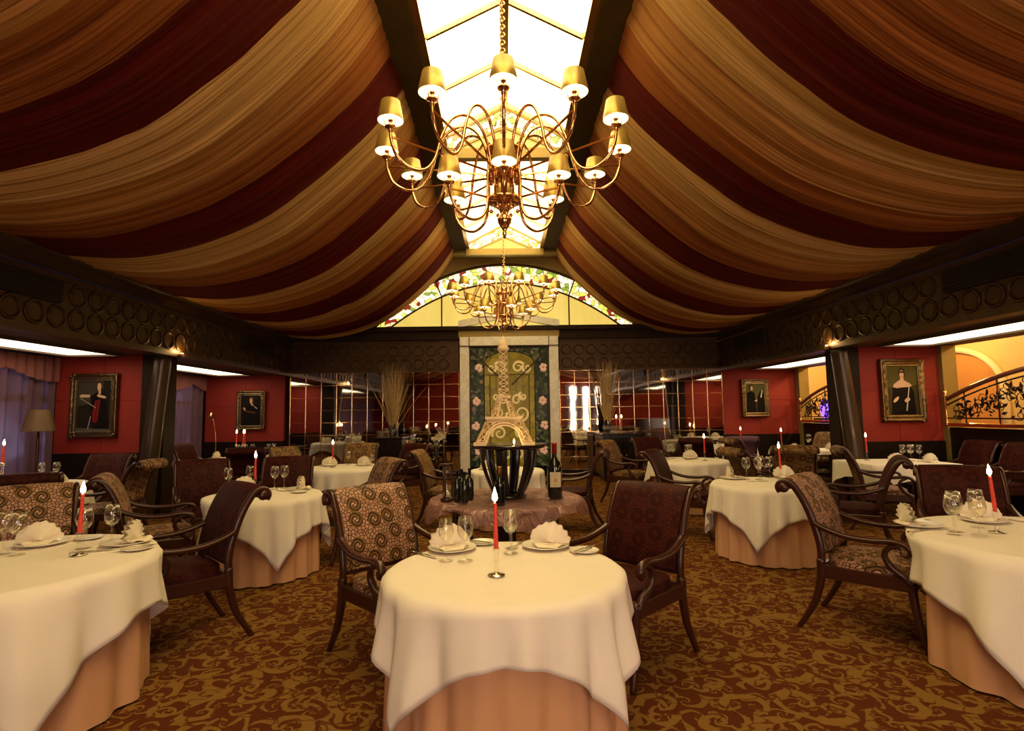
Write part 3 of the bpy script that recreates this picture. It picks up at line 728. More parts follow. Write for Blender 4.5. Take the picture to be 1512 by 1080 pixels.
# ------------------------------------------------------------------ chairs
def chair_parts(T, fab, fab2=None):
    wd = M['wood']; fab2 = fab2 or fab
    back = [(-.235, .50), (-.245, .58), (-.27, .68), (-.305, .78), (-.345, .86), (-.385, .915), (-.425, .935), (-.462, .925), (-.478, .895), (-.465, .868)]
    bp = spl([(y, z, 0) for y, z in back], 4)
    L = [0]
    for a, b in zip(bp, bp[1:]): L.append(L[-1]+(b-a).length)
    nb = len(bp)-1
    # upholstered backrest: closed section swept across the width, slightly bulged
    sec = []
    for i, p in enumerate(bp):
        t_ = (bp[min(i+1, nb)]-bp[max(i-1, 0)]).normalized(); nrm = Vector((t_.y, -t_.x, 0)); sec.append((p, nrm))
    m = MB(); nx = 10; hw = .245
    def fr(u, v):
        i = round(v*nb); p, nn = sec[i]; x = lerp(-hw, hw, u); e = (.012+.016*sin(pi*u)*sin(pi*min(1., v*1.1+.05)))
        q = p+nn*(.012+e*.9); return (x, q.x, q.y)
    def bk(u, v):
        i = round(v*nb); p, nn = sec[i]; x = lerp(-hw, hw, u); q = p-nn*(.016 if i > 1 else .008); return (x, q.x, q.y)
    m.grid(nx, nb, fr, 0, lambda u, v: (lerp(-hw, hw, u), L[round(v*nb)]))
    m.grid(nx, nb, bk, 0, lambda u, v: (lerp(-hw, hw, u)+3, L[round(v*nb)]), flip=True)
    for u in (0, 1):
        k = len(m.v)
        for i in range(nb+1): m.v += [fr(u, i/nb), bk(u, i/nb)]
        for i in range(nb):
            q = (k+2*i, k+2*i+1, k+2*i+3, k+2*i+2); m.face(q if u else q[::-1])
    k = len(m.v); m.v += [fr(0, 1), fr(1, 1), bk(1, 1), bk(0, 1)]; m.face((k, k+1, k+2, k+3))
    k = len(m.v); m.v += [fr(0, 0), fr(1, 0), bk(1, 0), bk(0, 0)]; m.face((k+3, k+2, k+1, k))
    m.build('backrest', fab, T)
    for s in (-1, 1):
        pts = [(s*.262, y, z) for y, z in [(-.24, .44)]+back]
        m = MB(); m.tube(spl(pts, 4), .021, 8, sx=1.15, sy=.9, up=(0, 1, 0)); 
        m.lathe([(.001, -.024), (.030, -.022), (.034, 0), (.030, .022), (.001, .024)], 14, (0, 0, 0), 0, Matrix.Translation((s*.262, -.445, .895)) @ Matrix.Rotation(pi/2, 4, 'Y')); m.build('back_post', wd, T)
    # seat cushion
    m = MB()
    def st(u, v):
        a = 2*pi*u; r = 1-v; cx, sy = cos(a), sin(a); e = .55
        x = .262*(abs(cx)**e)*(1 if cx >= 0 else -1); y = .235*(abs(sy)**e)*(1 if sy >= 0 else -1)
        if v < .25: k = v/.25; return (x*(1-.02*k), y*(1-.02*k)+.0, .415+.055*k)
        k = (v-.25)/.75; rr = (1-.02)*(1-k); return (x*rr, y*rr, .470+.028*(1-(1-k)**2))
    m.grid(40, 2, lambda u, v: st(u, v*.25), 0, lambda u, v: (u*1.65, st(0, v*.25)[2]), closeu=True)
    m.grid(40, 8, lambda u, v: st(u, .25+.75*v), 0, lambda u, v: (st(u, .25+.75*v)[0]+7, st(u, .25+.75*v)[1]), closeu=True)
    m.build('seat', fab2, T)
    m = MB()
    for s in (-1, 1):
        m.box((s*.262-.018, -.24, .345), (s*.262+.018, .25, .425))
    m.box((-.262, .225, .345), (.262, .258, .425)); m.box((-.262, -.255, .345), (.262, -.222, .425)); m.box((-.25, -.262, .47), (.25, -.232, .515)); m.build('seat_frame', wd, T, smooth=False, bevel=.006)
    for s in (-1, 1):
        m = MB(); m.tube(spl([(s*.258, .236, .42), (s*.26, .245, .28), (s*.263, .268, .13), (s*.268, .305, 0)], 5), [lerp(.027, .016, i/15) for i in range(16)], 8, up=(1, 0, 0)); m.build('leg', wd, T)
        m = MB(); m.tube(spl([(s*.262, -.238, .46), (s*.262, -.245, .34), (s*.262, -.285, .19), (s*.262, -.345, .08), (s*.262, -.395, 0)], 5), [lerp(.028, .017, i/20) for i in range(21)], 8, up=(1, 0, 0)); m.build('leg', wd, T)
        m = MB(); m.tube(spl([(s*.265, -.265, .685), (s*.275, -.20, .655), (s*.287, -.08, .625), (s*.293, .06, .620), (s*.296, .16, .630), (s*.296, .225, .618), (s*.296, .25, .585), (s*.296, .232, .556), (s*.296, .205, .562), (s*.296, .20, .585)], 5), [.020]*30+[.019-.001*i for i in range(16)], 8, sx=.9, sy=1.25); a = m.build('armrest', wd, T)
        m = MB(); m.tube(spl([(s*.294, .19, .615), (s*.292, .135, .585), (s*.288, .118, .535), (s*.280, .15, .475), (s*.270, .205, .43), (s*.263, .235, .39)], 5), [lerp(.015, .021, i/25) for i in range(26)], 8, sx=1., sy=1.2); m.build('arm_support', wd, a)
proto = {}
CH = []
def chair(x, y, dx, dy, kind, label):
    rz = atan2(-dx, dy); label = label
    if kind not in proto:
        T = thing('dining_armchair', label, 'chair', (x, y, 0), rz, 'dining armchairs'); chair_parts(T, M[kind]); proto[kind] = T
    else: dup(proto[kind], (x, y, 0), rz, label)
chair(-.62, 3.42, .70, -.72, 'rose', 'scroll back armchair in rose mosaic fabric left of the front centre table')
chair(.66, 3.33, -.72, -.70, 'maroon', 'dark maroon scroll back armchair right of the front centre table')
chair(2.38, 3.66, .70, -.70, 'rose', 'rose fabric armchair seen from its side, drawn up to the right edge table')
chair(-2.13, 3.69, -.70, -.70, 'maroon', 'dark maroon armchair with sabre legs drawn up to the left edge table')
chair(-2.98, 4.93, .87, .46, 'rose', 'rose fabric armchair seen from its side left of the second left table')
chair(-3.14, 3.73, .6, -.8, 'rose', 'rose mosaic armchair facing out behind the left edge table')
chair(-1.57, 5.84, -.8, -.55, 'rose', 'rose fabric armchair on the right far side of the second left table')
chair(-1.65, 8.65, -.6, -.8, 'maroon', 'dark red armchair standing just left of the wine trolley')
chair(-3.05, 8.42, .85, -.5, 'olivefab', 'gold speckled armchair left of the small third left table')
chair(-2.35, 8.95, .1, -1, 'olivefab', 'gold speckled armchair behind the candle of the third left table')
chair(-3.12, 5.95, .6, -.8, 'maroon', 'dark maroon armchair at the far left of the second left table')
chair(-2.42, 6.15, .2, -.95, 'maroon', 'dark maroon armchair directly behind the candle of the second left table')
chair(-4.10, 8.95, -.4, .9, 'maroon', 'dark armchair with its back turned before the left rear triple candle table')
chair(-5.2, 9.2, .7, .6, 'maroon', 'dark armchair just behind the slanted left column')
chair(-5.50, 10.25, 1, -.1, 'maroon', 'dark armchair by the sheer curtain at the left rear table')
chair(-4.42, 5.25, -.6, .8, 'maroon', 'dark armchair with its back turned at the left edge, before the flowers table')
chair(-5.28, 7.20, 0, -1, 'maroon', 'dark armchair under the cello portrait')
chair(-4.42, 6.33, -1, -.1, 'rose', 'armchair with a lit rolled top in front of the slanted left column')
chair(3.43, 5.55, -.85, .52, 'maroon', 'dark armchair seen from its side right of the second right table')
chair(3.84, 7.55, .3, .95, 'olivefab', 'gold speckled armchair with its back turned behind the second right table')
chair(4.53, 6.72, .9, -.4, 'rose', 'brightly lit patterned armchair left of the cloth draped square table')
chair(6.22, 7.68, -1, 0, 'maroon', 'dark brown armchair under the flute portrait, by the railing')
chair(6.22, 7.02, -1, 0, 'maroon', 'dark brown armchair under the right edge railing')
chair(3.37, 4.05, -.5, -.85, 'maroon', 'near black armchair behind the candle of the right edge table')
chair(2.12, 6.55, .85, -.5, 'maroon', 'dark leather looking armchair between the second and third right tables')
chair(1.98, 8.93, .8, -.6, 'olivefab', 'gold backed armchair beside the dark sideboard')
chair(2.62, 9.62, .2, -1, 'maroon', 'dark brown armchair behind the gold backed one, by the right sideboard')
chair(3.30, 10.9, 1, -.2, 'maroon', 'dark armchair close to the right mirror wall')
chair(3.48, 9.93, .5, .85, 'maroon', 'dark armchair with its back turned behind the third right table')
chair(4.30, 10.32, .2, .98, 'purple', 'armchair under a mauve cover at the far right rear table')
chair(4.22, 9.45, .95, .1, 'rose', 'pale lit rose armchair left of the black legged side table')
chair(3.22, 6.92, 1, .1, 'olivefab', 'brown gold armchair edge on at the far side of the second right table')
chair(6.10, 11.0, -.9, -.3, 'olivefab', 'brown armchair under the far right railing')
chair(.80, 6.98, -.95, .2, 'maroon', 'dark patterned armchair to the right behind the big wine bottle')
chair(-.74, 7.32, .95, -.1, 'olivefab', 'gold speckled armchair behind the hourglass')

# ------------------------------------------------------------------ tables and linen
ZT = .70
def table(x, y, r, desc, side=1.46, rot=0, folds=15, seed=1, dents=()):
    rr = random.Random(seed)
    T = thing('dining_table', 'table with a peach floor length skirt, %s' % desc, 'table', (x, y, 0), 0, 'dining tables')
    m = MB(); m.lathe([(.001, ZT-.03), (r-.03, ZT-.03), (r-.03, ZT-.012), (.001, ZT-.012)], 40); m.build('tabletop', M['wood'], T)
    m = MB(); m.lathe([(.22, 0), (.22, .02), (.06, .08), (.045, .3), (.05, .62), (.12, ZT-.03)], 20); m.build('pedestal', M['wood'], T)
    ph = [rr.uniform(0, 6.28) for _ in range(6)]
    n = 160
    def dent(a, d):
        e = 0
        for a0, dp in dents:
            q = (a-radians(a0)+pi) % (2*pi)-pi; e += dp*math.exp(-(q/.42)**2)*min(1, d/.14)
        return e
    if 1:
        def sk(u, v):
            a = 2*pi*u; q = v**.8; rip = .017*sin(folds*a+ph[0]+.7*sin(2*a))+.010*sin((folds*2-3)*a+ph[1])
            rad = r-.024+.008*q+rip*(.25+.75*q)-dent(a, v*.6); return (rad*cos(a), rad*sin(a), lerp(ZT-.004, .012, v))
        m = MB(); m.grid(n, 8, sk, closeu=True, flip=True); m.build('table_skirt', M['skirt'], T)
    def hang(a): return (side/2)/max(abs(cos(a-rot)), abs(sin(a-rot)))-r
    rings = [0.001, .5, .8, .94, .985]; nh = 12
    def cf(u, v):
        a = 2*pi*u; j = round(v*(len(rings)+nh))
        if j < len(rings): rad = (r+.002)*rings[j]; return (rad*cos(a), rad*sin(a), ZT+.004-(.0015 if j == 4 else 0))
        k = (j-len(rings)+1)/(nh+.0); k = min(1, k); L = max(.05, hang(a))*(1-.055*abs(sin(folds*.5*a+ph[2]+.8*sin(3*a+ph[4])))); d = L*k
        corner = max(0, (L-(side/2-r))/max(.01, side/2*.414))
        f = d/.35
        rip = (.060*(1.15*abs(sin(folds*.5*a+ph[2]+.8*sin(3*a+ph[4])))**1.3-.45)+.010*sin((folds+9)*a+ph[3]))*min(1, f)*(1+.35*corner)
        rad = r+.006+.012*min(1, d/.025)**.5+.020*min(1.6, f)+rip+.012*corner*k-dent(a, d)
        return (rad*cos(a), rad*sin(a), ZT+.002-.004*(1 if j == len(rings) else 0)*0-d)
    m = MB(); m.grid(192, len(rings)+nh, cf, closeu=True)
    o = m.build('tablecloth', M['cloth'], loc=(x, y, 0)); o.rotation_euler = (0, 0, 0)
    tag(o, 'ivory square tablecloth draped over the table %s' % desc, 'tablecloth', 'ivory tablecloths'); return T
TB = dict(
 A=(-.01, 2.66, .54, 'at the front centre', 1.50, 0.03, 17, 1),
 B=(-2.57, 2.90, .70, 'at the left edge of the photo', 1.92, .09, 15, 2, ((58, .13), (122, .12))),
 C=(3.0, 3.05, .69, 'at the right edge of the photo', 1.94, -.14, 15, 3, ((133, .2),)),
 D=(-2.24, 5.25, .51, 'second on the left, before the two dark chairs', 1.56, 1.40, 16, 4, ((205, .1),)),
 E=(2.58, 5.53, .51, 'second on the right, behind the side view armchair', 1.56, .17, 17, 5, ((0, .08),)),
 F=(-2.24, 7.90, .56, 'third on the left, near the wine trolley', 1.55, .5, 15, 6),
 G=(2.69, 8.20, .56, 'third on the right, near the dark sideboard', 1.55, .4, 15, 7),
 H=(.02, 7.20, .46, 'behind the display table', 1.35, .1, 14, 8),
 I=(-4.50, 9.95, .68, 'at the left rear, carrying three candles', 1.75, .3, 16, 9),
 J=(-5.30, 6.30, .56, 'under the cello portrait, with flowers', 1.6, .2, 15, 10),
 N=(4.50, 11.4, .58, 'in the right rear corner by the mirror', 1.6, .6, 15, 11))
for k in TB: table(*TB[k])
# square table under the flute portrait, cloth corners hanging
T = thing('dining_table', 'square dark table under layered white cloth below the flute portrait', 'table', (5.24, 7.5, 0), 0, 'dining tables')
m = MB(); m.box((-.55, -.42, ZT-.04), (.55, .42, ZT-.012)); m.build('tabletop', M['wood'], T)
for sx in (-1, 1):
    for sy in (-1, 1): MB().lathe([(.02, 0), (.03, .1), (.022, .3), (.034, .5), (.03, ZT-.04)], 12, (sx*.48, sy*.35, 0)).build('leg', M['wood'], T)
def sqcloth(w, d, drop, ztop, nm, mat, lab, x, y, amp=.012):
    m = MB(); N = 48
    def per(u):
        p = u*4; e = int(p) % 4; f = p-int(p)
        return [(lerp(-w, w, f), -d), (w, lerp(-d, d, f)), (lerp(w, -w, f), d), (-w, lerp(d, -d, f))][e]
    def fn(u, v):
        px, py = per(u % 1); j = round(v*8)
        if j < 2: q = (0.001, .97)[j]; return (px*q, py*q, ztop)
        k = (j-2)/6; f = (u*4) % 1; cor = 4*(f-.5)**2
        L = drop*(.55+.45*cor); o = .012+amp*k*(1+sin(u*90))+.02*k
        l = max(abs(px)/w, abs(py)/d); return (px+(o if px > 0 else -o)*(abs(px)/w)**3, py+(o if py > 0 else -o)*(abs(py)/d)**3, ztop-.006-L*k)
    m.grid(96, 8, fn, closeu=True); o = m.build(nm, mat, loc=(x, y, 0)); tag(o, lab, 'tablecloth', 'ivory tablecloths'); return o
sqcloth(.56, .43, .34, ZT+.003, 'tablecloth', M['cloth'], 'white cloth with hanging corners over the square table below the flute portrait', 5.24, 7.5)
# black legged side table far right
T = thing('side_table', 'black side table with turned legs and a low shelf by the far right railing', 'side table', (5.55, 9.95, 0))
m = MB(); m.box((-.65, -.36, ZT-.05), (.65, .36, ZT-.012)); m.build('tabletop', M['blackwood'], T)
for sx in (-1, 0.15, 1):
    for sy in (-1, 1): MB().lathe([(.025, 0), (.032, .06), (.02, .12), (.035, .22), (.022, .3), (.036, .42), (.022, .5), (.034, .58), (.03, ZT-.05)], 12, (sx*.6, sy*.31, 0)).build('leg', M['blackwood'], T)
m = MB(); m.box((-.62, -.33, .30), (.62, .33, .325)); m.build('shelf', M['blackwood'], T)
sqcloth(.64, .37, .10, ZT+.003, 'tablecloth', M['cloth'], 'thin white runner on the black legged side table', 5.55, 9.95, .004)

# ------------------------------------------------------------------ table ware
ZC = ZT+.006
def lath(prof, n=28): return MB().lathe(prof, n)
def first(key, build, label, loc, rz=0):
    if key not in proto:
        o = build(); o.location = loc; o.rotation_euler = (0, 0, rz); o['label'] = label; proto[key] = o; return o
    return dup(proto[key], loc, rz, label)
def b_plate():
    o = lath([(.001, .004), (.07, .004), (.078, .002), (.082, .004), (.125, .017), (.128, .020), (.124, .021), (.082, .009), (.001, .008)], 36).build('dinner_plate', M['china']); return tag(o, None, 'plate', 'dinner plates')
def b_bread():
    o = lath([(.001, .003), (.045, .003), (.05, .002), (.075, .011), (.077, .013), (.074, .013), (.05, .006), (.001, .006)], 28).build('bread_plate', M['china']); return tag(o, None, 'plate', 'bread plates')
def b_glass():
    m = MB(); m.cap = False
    m.lathe([(.001, .004), (.034, .002), (.036, .003), (.030, .006), (.006, .012), (.0042, .03), (.004, .085), (.007, .094), (.022, .103), (.034, .122), (.038, .142), (.036, .165), (.030, .200), (.0285, .200), (.0345, .165), (.0362, .142), (.032, .123), (.020, .106), (.001, .099)], 22)
    return tag(m.build('wine_glass', M['glass']), None, 'wine glass', 'wine glasses')
def b_napkin():
    m = MB(); n = 8; R0 = .098
    for s in (-1, 1):
        def fn(u, v):
            a = pi*(.02+.96*u); zz = 1 if (round(u*n*2) % 2) else -1; h = v
            r = (.012+R0*v)*(.90+.12*sin(a)+.03*sin(5*a+1))*(1+.03*zz*v); x = r*cos(a)*1.05; z = .012+r*sin(a)*.95
            y = s*(.010+.030*(1-v)*sin(a)) + zz*.011*v; return (x, y, z)
        m.grid(n*2, 4, fn, flip=s < 0)
    m.box((-.05, -.035, .001), (.05, .035, .016))
    m.grid(8, 6, lambda u, v: ((u-.5)*.20*(1-.5*v), -.03-.06*v, .004+.012*sin(pi*v)*(1+.4*sin(u*9))))
    return tag(m.build('folded_napkin', M['napkin']), None, 'napkin', 'fan napkins')
def b_knife():
    m = MB(); m.box((-.006, -.10, .001), (.006, .0, .008)); m.box((-.008, 0, .002), (.008, .09, .0045)); m.box((-.004, .09, .002), (.006, .105, .0045))
    return tag(m.build('table_knife', M['silver'], bevel=.001), None, 'knife', 'table knives')
def b_fork():
    m = MB(); m.box((-.005, -.10, .001), (.005, .03, .006)); m.box((-.011, .03, .002), (.011, .055, .005))
    for k in range(4): m.box((-.011+.0064*k, .055, .002), (-.0085+.0064*k, .10, .0045))
    return tag(m.build('table_fork', M['silver']), None, 'fork', 'table forks')
def b_stick():
    T = thing('candlestick', None, 'candlestick', group='glass candlesticks')
    MB().lathe([(.038, 0), (.040, .003), (.036, .006), (.012, .010), (.010, .014)], 24).build('base', M['silver'], T)
    MB().lathe([(.010, .012), (.014, .02), (.009, .03), (.011, .045), (.009, .06), (.014, .064), (.010, .068), (.012, .09), (.016, .112), (.017, .118), (.013, .118), (.012, .113)], 18).build('stem', M['glass'], T)
    return T
def b_candle():
    T = thing('taper_candle', None, 'candle', group='red taper candles')
    m = MB(); n = 40
    m.lathe([(.0108-.0030*i/n, .25*i/n) for i in range(n+1)]+[(.004, .253)], 18, rip=lambda a, z: 1+.10*cos(3*a-z*190))
    m.build('wax', M['candle'], T); MB().tube([(0, 0, .25), (.0005, 0, .258), (.001, 0, .266)], .0012, 5).build('wick', M['wick'], T)
    f = MB().lathe([(.001, .256), (.009, .265), (.0125, .278), (.0105, .294), (.005, .316), (.0005, .338)], 12).build('flame', M['flame'], T)
    light('candle_light', f, (0, 0, .285), P_CANDLE, (1, .52, .16), .012); T.scale = (1, 1, .80); return T
def stickcandle(x, y, d, z=None, lean=0, tall=True):
    z = ZC if z is None else z
    if tall:
        s = first('stick', b_stick, 'clear candlestick on the table %s' % d, (x, y, z)); z += .116
    c = first('candle', b_candle, 'lit red taper candle on the table %s' % d, (x, y, z)); c.rotation_euler = (0, lean, 0); return c
def plate(x, y, d): first('plate', b_plate, d, (x, y, ZC))
def napkin(x, y, rz, d, z=None): first('napkin', b_napkin, d, (x, y, ZC+.0115 if z is None else z), rz)
def glass(x, y, d, sc=1.): o = first('glass', b_glass, d, (x, y, ZC)); o.scale = (sc, sc, sc)
def bread(x, y, d): first('bread', b_bread, d, (x, y, ZC))
def knife(x, y, rz, d, z=0): first('knife', b_knife, d, (x, y, ZC+z), rz)
def fork(x, y, rz, d, z=0): first('fork', b_fork, d, (x, y, ZC+z), rz)
f = 1.088
a = 'front centre table'
plate(-.285, 3.01, 'dinner plate on the left of the %s, under the wide napkin' % a); plate(.21, 3.03, 'dinner plate on the right of the %s' % a)
napkin(-.30, 3.02, .35, 'fan folded napkin on the left plate of the %s' % a); napkin(.235, 3.04, -.25, 'fan folded napkin on the right plate of the %s' % a)
bread(-.13, 3.14, 'bread plate behind the candle on the %s' % a); bread(.40, 2.92, 'bread plate near the right armchair on the %s' % a)
glass(-.295, 2.79, 'wine glass at the left of the pair before the left napkin, %s' % a); glass(-.20, 2.78, 'wine glass nearer the candle in the pair on the %s' % a, 1.06)
glass(.03, 3.02, 'wine glass partly hidden behind the one right of the candle, %s' % a); glass(.022, 2.91, 'wine glass just right of the candle on the %s' % a, 1.08)
knife(-.42, 2.91, .75, 'knife at the left rim of the %s' % a); knife(-.16, 3.13, .9, 'butter knife on the bread plate behind the candle of the %s' % a, .013); knife(.40, 2.92, -.7, 'butter knife on the bread plate at the right of the %s' % a, .013)
fork(.055, 3.09, -.5, 'fork beside the right dinner plate of the %s' % a)
stickcandle(-.045, 2.53, 'at the front centre', lean=-.015)
a = 'left edge table'
plate(-2.66, 3.30, 'dinner plate under the broad napkin on the %s' % a); napkin(-2.68, 3.30, .55, 'broad fan napkin on the rear plate of the %s' % a)
plate(-2.17, 3.28, 'dinner plate under the upright napkin on the %s' % a); napkin(-2.15, 3.30, 1.75, 'narrow upright napkin on the right plate of the %s' % a)
bread(-2.02, 3.14, 'bread plate at the right rim of the %s' % a); knife(-2.03, 3.14, -1.0, 'butter knife on the right rim bread plate of the %s' % a, .013); bread(-2.50, 3.44, 'bread plate behind the candle on the %s' % a)
knife(-2.24, 3.11, -1.15, 'knife before the right plate of the %s' % a)
glass(-2.70, 3.09, 'leftmost wine glass on the %s' % a, 1.1); glass(-2.60, 3.06, 'second wine glass from the left on the %s' % a, 1.1); glass(-2.34, 3.18, 'wine glass behind the red candle of the %s' % a, 1.12); glass(-2.27, 3.30, 'wine glass just right of the candle on the %s' % a, 1.1)
stickcandle(-2.26, 3.04, 'at the left edge of the photo', lean=.03)
a = 'right edge table'
plate(2.50, 3.40, 'dinner plate under the upright napkin on the %s' % a); napkin(2.44, 3.42, 1.3, 'narrow upright napkin on the left plate of the %s' % a)
plate(2.98, 3.50, 'dinner plate under the broad napkin on the %s' % a); napkin(2.98, 3.52, -.5, 'broad fan napkin behind the candle of the %s' % a)
glass(2.52, 3.16, 'wine glass at the left of the cluster on the %s' % a, 1.1); glass(2.585, 3.23, 'tallest looking wine glass in the cluster on the %s' % a, 1.15); glass(2.63, 3.12, 'wine glass at the front of the cluster on the %s' % a, 1.08); glass(2.80, 3.33, 'wine glass behind the candle on the %s' % a, 1.12)
knife(2.40, 3.27, -1.15, 'knife before the left plate of the %s' % a); fork(2.62, 3.52, -.9, 'fork behind the left plate of the %s' % a); fork(3.22, 3.45, .5, 'fork right of the broad napkin on the %s' % a)
stickcandle(2.80, 3.20, 'at the right edge of the photo', lean=-.07)
a = 'second left table'
plate(-2.58, 5.60, 'dinner plate under the left napkin of the %s' % a); napkin(-2.58, 5.60, .3, 'fan napkin at the left of the %s' % a)
plate(-2.02, 5.52, 'dinner plate under the right napkin of the %s' % a); napkin(-2.00, 5.54, 1.7, 'narrow upright napkin at the right of the %s' % a)
for q, (x, y) in zip(('leftmost wine glass on', 'second wine glass from the left on', 'wine glass right of the candle on', 'rightmost wine glass on'), ((-2.70, 5.52), (-2.56, 5.68), (-2.28, 5.60), (-2.21, 5.66))): glass(x, y, '%s the %s' % (q, a), 1.12)
bread(-1.94, 5.33, 'bread plate at the right rim of the %s' % a); knife(-2.12, 5.45, 1.2, 'knife between the candle and right plate of the %s' % a)
stickcandle(-2.42, 5.48, 'second on the left, before the two dark chairs')
a = 'second right table'
plate(2.38, 5.86, 'dinner plate under the left napkin of the %s' % a); napkin(2.36, 5.88, 1.4, 'narrow upright napkin at the left of the %s' % a)
plate(2.95, 5.86, 'dinner plate under the broad napkin of the %s' % a); napkin(2.92, 5.87, -.1, 'broad fan napkin behind the candle of the %s' % a)
for q, (x, y) in zip(('leftmost wine glass on', 'second wine glass from the left on', 'third wine glass from the left on', 'wine glass left of the fan napkin on'), ((2.50, 5.80), (2.60, 5.74), (2.73, 5.98), (2.79, 5.90))): glass(x, y, '%s the %s' % (q, a), 1.12)
bread(3.06, 5.66, 'bread plate at the right of the %s' % a); knife(2.52, 5.60, 1.3, 'knife at the left of the %s' % a)
stickcandle(2.81, 5.70, 'second on the right, behind the side view armchair', lean=-.04)
a = 'third left table'
plate(-2.52, 8.10, 'dinner plate at the left of the %s' % a); napkin(-2.52, 8.1, .2, 'fan napkin at the left of the %s' % a); plate(-2.03, 8.12, 'dinner plate at the right of the %s' % a); napkin(-2.03, 8.12, -.3, 'fan napkin at the right of the %s' % a)
stickcandle(-2.40, 7.85, 'third on the left, near the wine trolley'); glass(-2.28, 8.2, 'wine glass between the napkins of the %s' % a); glass(-1.88, 7.95, 'wine glass at the right rim of the %s' % a, .8)
a = 'third right table'
plate(2.78, 8.40, 'dinner plate under the napkin of the %s' % a); napkin(2.78, 8.40, -.1, 'fan napkin behind the candle of the %s' % a); plate(2.32, 8.35, 'dinner plate at the left of the %s' % a); napkin(2.32, 8.36, 1.5, 'narrow napkin at the left rim of the %s' % a)
glass(2.46, 8.42, 'leftmost wine glass on the %s' % a, 1.1); glass(2.54, 8.46, 'second wine glass from the left on the %s' % a, 1.1); glass(2.68, 8.2, 'third wine glass from the left on the %s' % a, 1.1); glass(2.73, 8.26, 'wine glass next to the candle on the %s' % a, 1.1)
stickcandle(2.86, 8.0, 'third on the right, near the dark sideboard')
plate(-.22, 7.25, 'dinner plate at the left of the table behind the display table'); napkin(-.22, 7.25, .4, 'napkin on the table behind the display table, seen left of the black pedestal')
a = 'left rear table'
for q, x, y, rz in (('leftmost', -4.98, 9.75, 1.5), ('second', -4.78, 10.0, .2), ('wide right', -4.18, 10.2, .1), ('rightmost', -3.98, 9.9, 1.5)): plate(x, y, 'dinner plate under the %s napkin of the %s' % (q, a)); napkin(x, y, rz, '%s napkin on the %s' % (q, a))
for k, (x, y) in enumerate(((-4.85, 10.25), (-4.74, 10.3), (-4.62, 10.32), (-4.36, 10.4), (-4.27, 10.42))): glass(x, y, '%s wine glass from the left on the %s' % (('first', 'second', 'third', 'fourth', 'fifth')[k], a), 1.1)
def candelabrum(x, y, lab, d, base=None):
    T = thing('candelabrum', lab, 'candelabrum', (x, y, ZC), 0, 'candelabra')
    MB().lathe([(.07, 0), (.075, .008), (.03, .02), (.018, .05), (.022, .09), (.012, .12), (.012, .22), (.016, .23)], 18).build('stem', M['silver'], T)
    for k, (dx, dy) in enumerate(((-.075, -.02), (.015, .03), (.07, -.01))):
        m = MB(); m.tube(spl([(0, 0, .12), (dx*.5, dy*.5, .10), (dx, dy, .14), (dx, dy, .22)], 5), .007, 6); m.lathe([(.012, .215), (.020, .225), (.016, .25), (.013, .25)], 12, (dx, dy, 0)); m.build('arm', M['silver'], T)
        c = first('candle', b_candle, '%s red candle of the three on the table %s' % (('left', 'middle', 'right')[k], d), (x+dx, y+dy, ZC+.235)); c.rotation_euler = (0, (.02, .05, -.03)[k], 0)
candelabrum(-4.55, 9.72, 'silver three armed candelabrum at the left rear table', 'at the left rear')
candelabrum(-5.62, 6.30, 'silver three armed candelabrum on the flowers table at the left edge', 'with flowers')
a = 'flowers table at the left edge'
plate(-5.1, 6.42, 'dinner plate under the wide napkin of the %s' % a); napkin(-5.1, 6.42, .3, 'wide napkin on the %s' % a); plate(-4.90, 6.22, 'dinner plate at the right rim of the %s' % a); napkin(-4.90, 6.24, 1.4, 'narrow napkin at the right rim of the %s' % a)
glass(-5.38, 6.60, 'left wine glass on the %s' % a, 1.1); glass(-5.26, 6.66, 'right wine glass on the %s' % a, 1.1)
T = thing('flower_arrangement', 'low bowl of pink flowers at the left edge beside three red candles', 'flowers', (-5.72, 6.12, ZC))
MB().lathe([(.05, 0), (.10, .03), (.13, .07), (.12, .07), (.09, .04), (.001, .02)], 18).build('bowl', M['china'], T)
m = MB(); rr = random.Random(4)
for k in range(34):
    q = rr.random()*6.28; r = rr.uniform(0, .13); c = (r*cos(q), r*sin(q), .09+.05*(1-r/.13)+rr.uniform(-.01, .01)); m.ball(c, rr.uniform(.018, .03), 7, 5)
o = m.build('blossoms', M['flower'], T); o['kind'] = 'stuff'
m = MB()
for k in range(30):
    q = rr.random()*6.28; r = .15; m.tube([(0.05*cos(q), .05*sin(q), .05), (r*cos(q), r*sin(q), .09+rr.uniform(-.03, .05))], [.012, .003], 5)
m.build('leaves', M['green'], T)['kind'] = 'stuff'
a = 'square table below the flute portrait'
stickcandle(5.02, 7.72, 'square and draped, below the flute portrait', z=ZT+.004)
napkin(5.22, 7.42, -.2, 'left napkin on the %s' % a, ZT+.004); napkin(5.58, 7.30, .1, 'right napkin on the %s' % a, ZT+.004)
for k, (x, y) in enumerate(((5.38, 7.52), (5.44, 7.46), (5.50, 7.52), (5.55, 7.44))): glass(x, y, '%s wine glass from the left on the %s' % (('first', 'second', 'third', 'fourth')[k], a), 1.1)
a = 'black legged side table'
stickcandle(5.02, 10.1, 'with black turned legs at the far right', z=ZT+.004); glass(5.52, 10.1, 'lone wine glass on the %s' % a, 1.3); napkin(5.12, 9.85, .3, 'left napkin on the %s' % a, ZT+.004); napkin(5.78, 9.9, .3, 'right napkin on the %s' % a, ZT+.004)
stickcandle(4.75, 11.2, 'in the right rear corner'); napkin(4.35, 11.2, .2, 'napkin on the right rear corner table by the mirror'); glass(4.2, 11.35, 'wine glass on the right rear corner table')

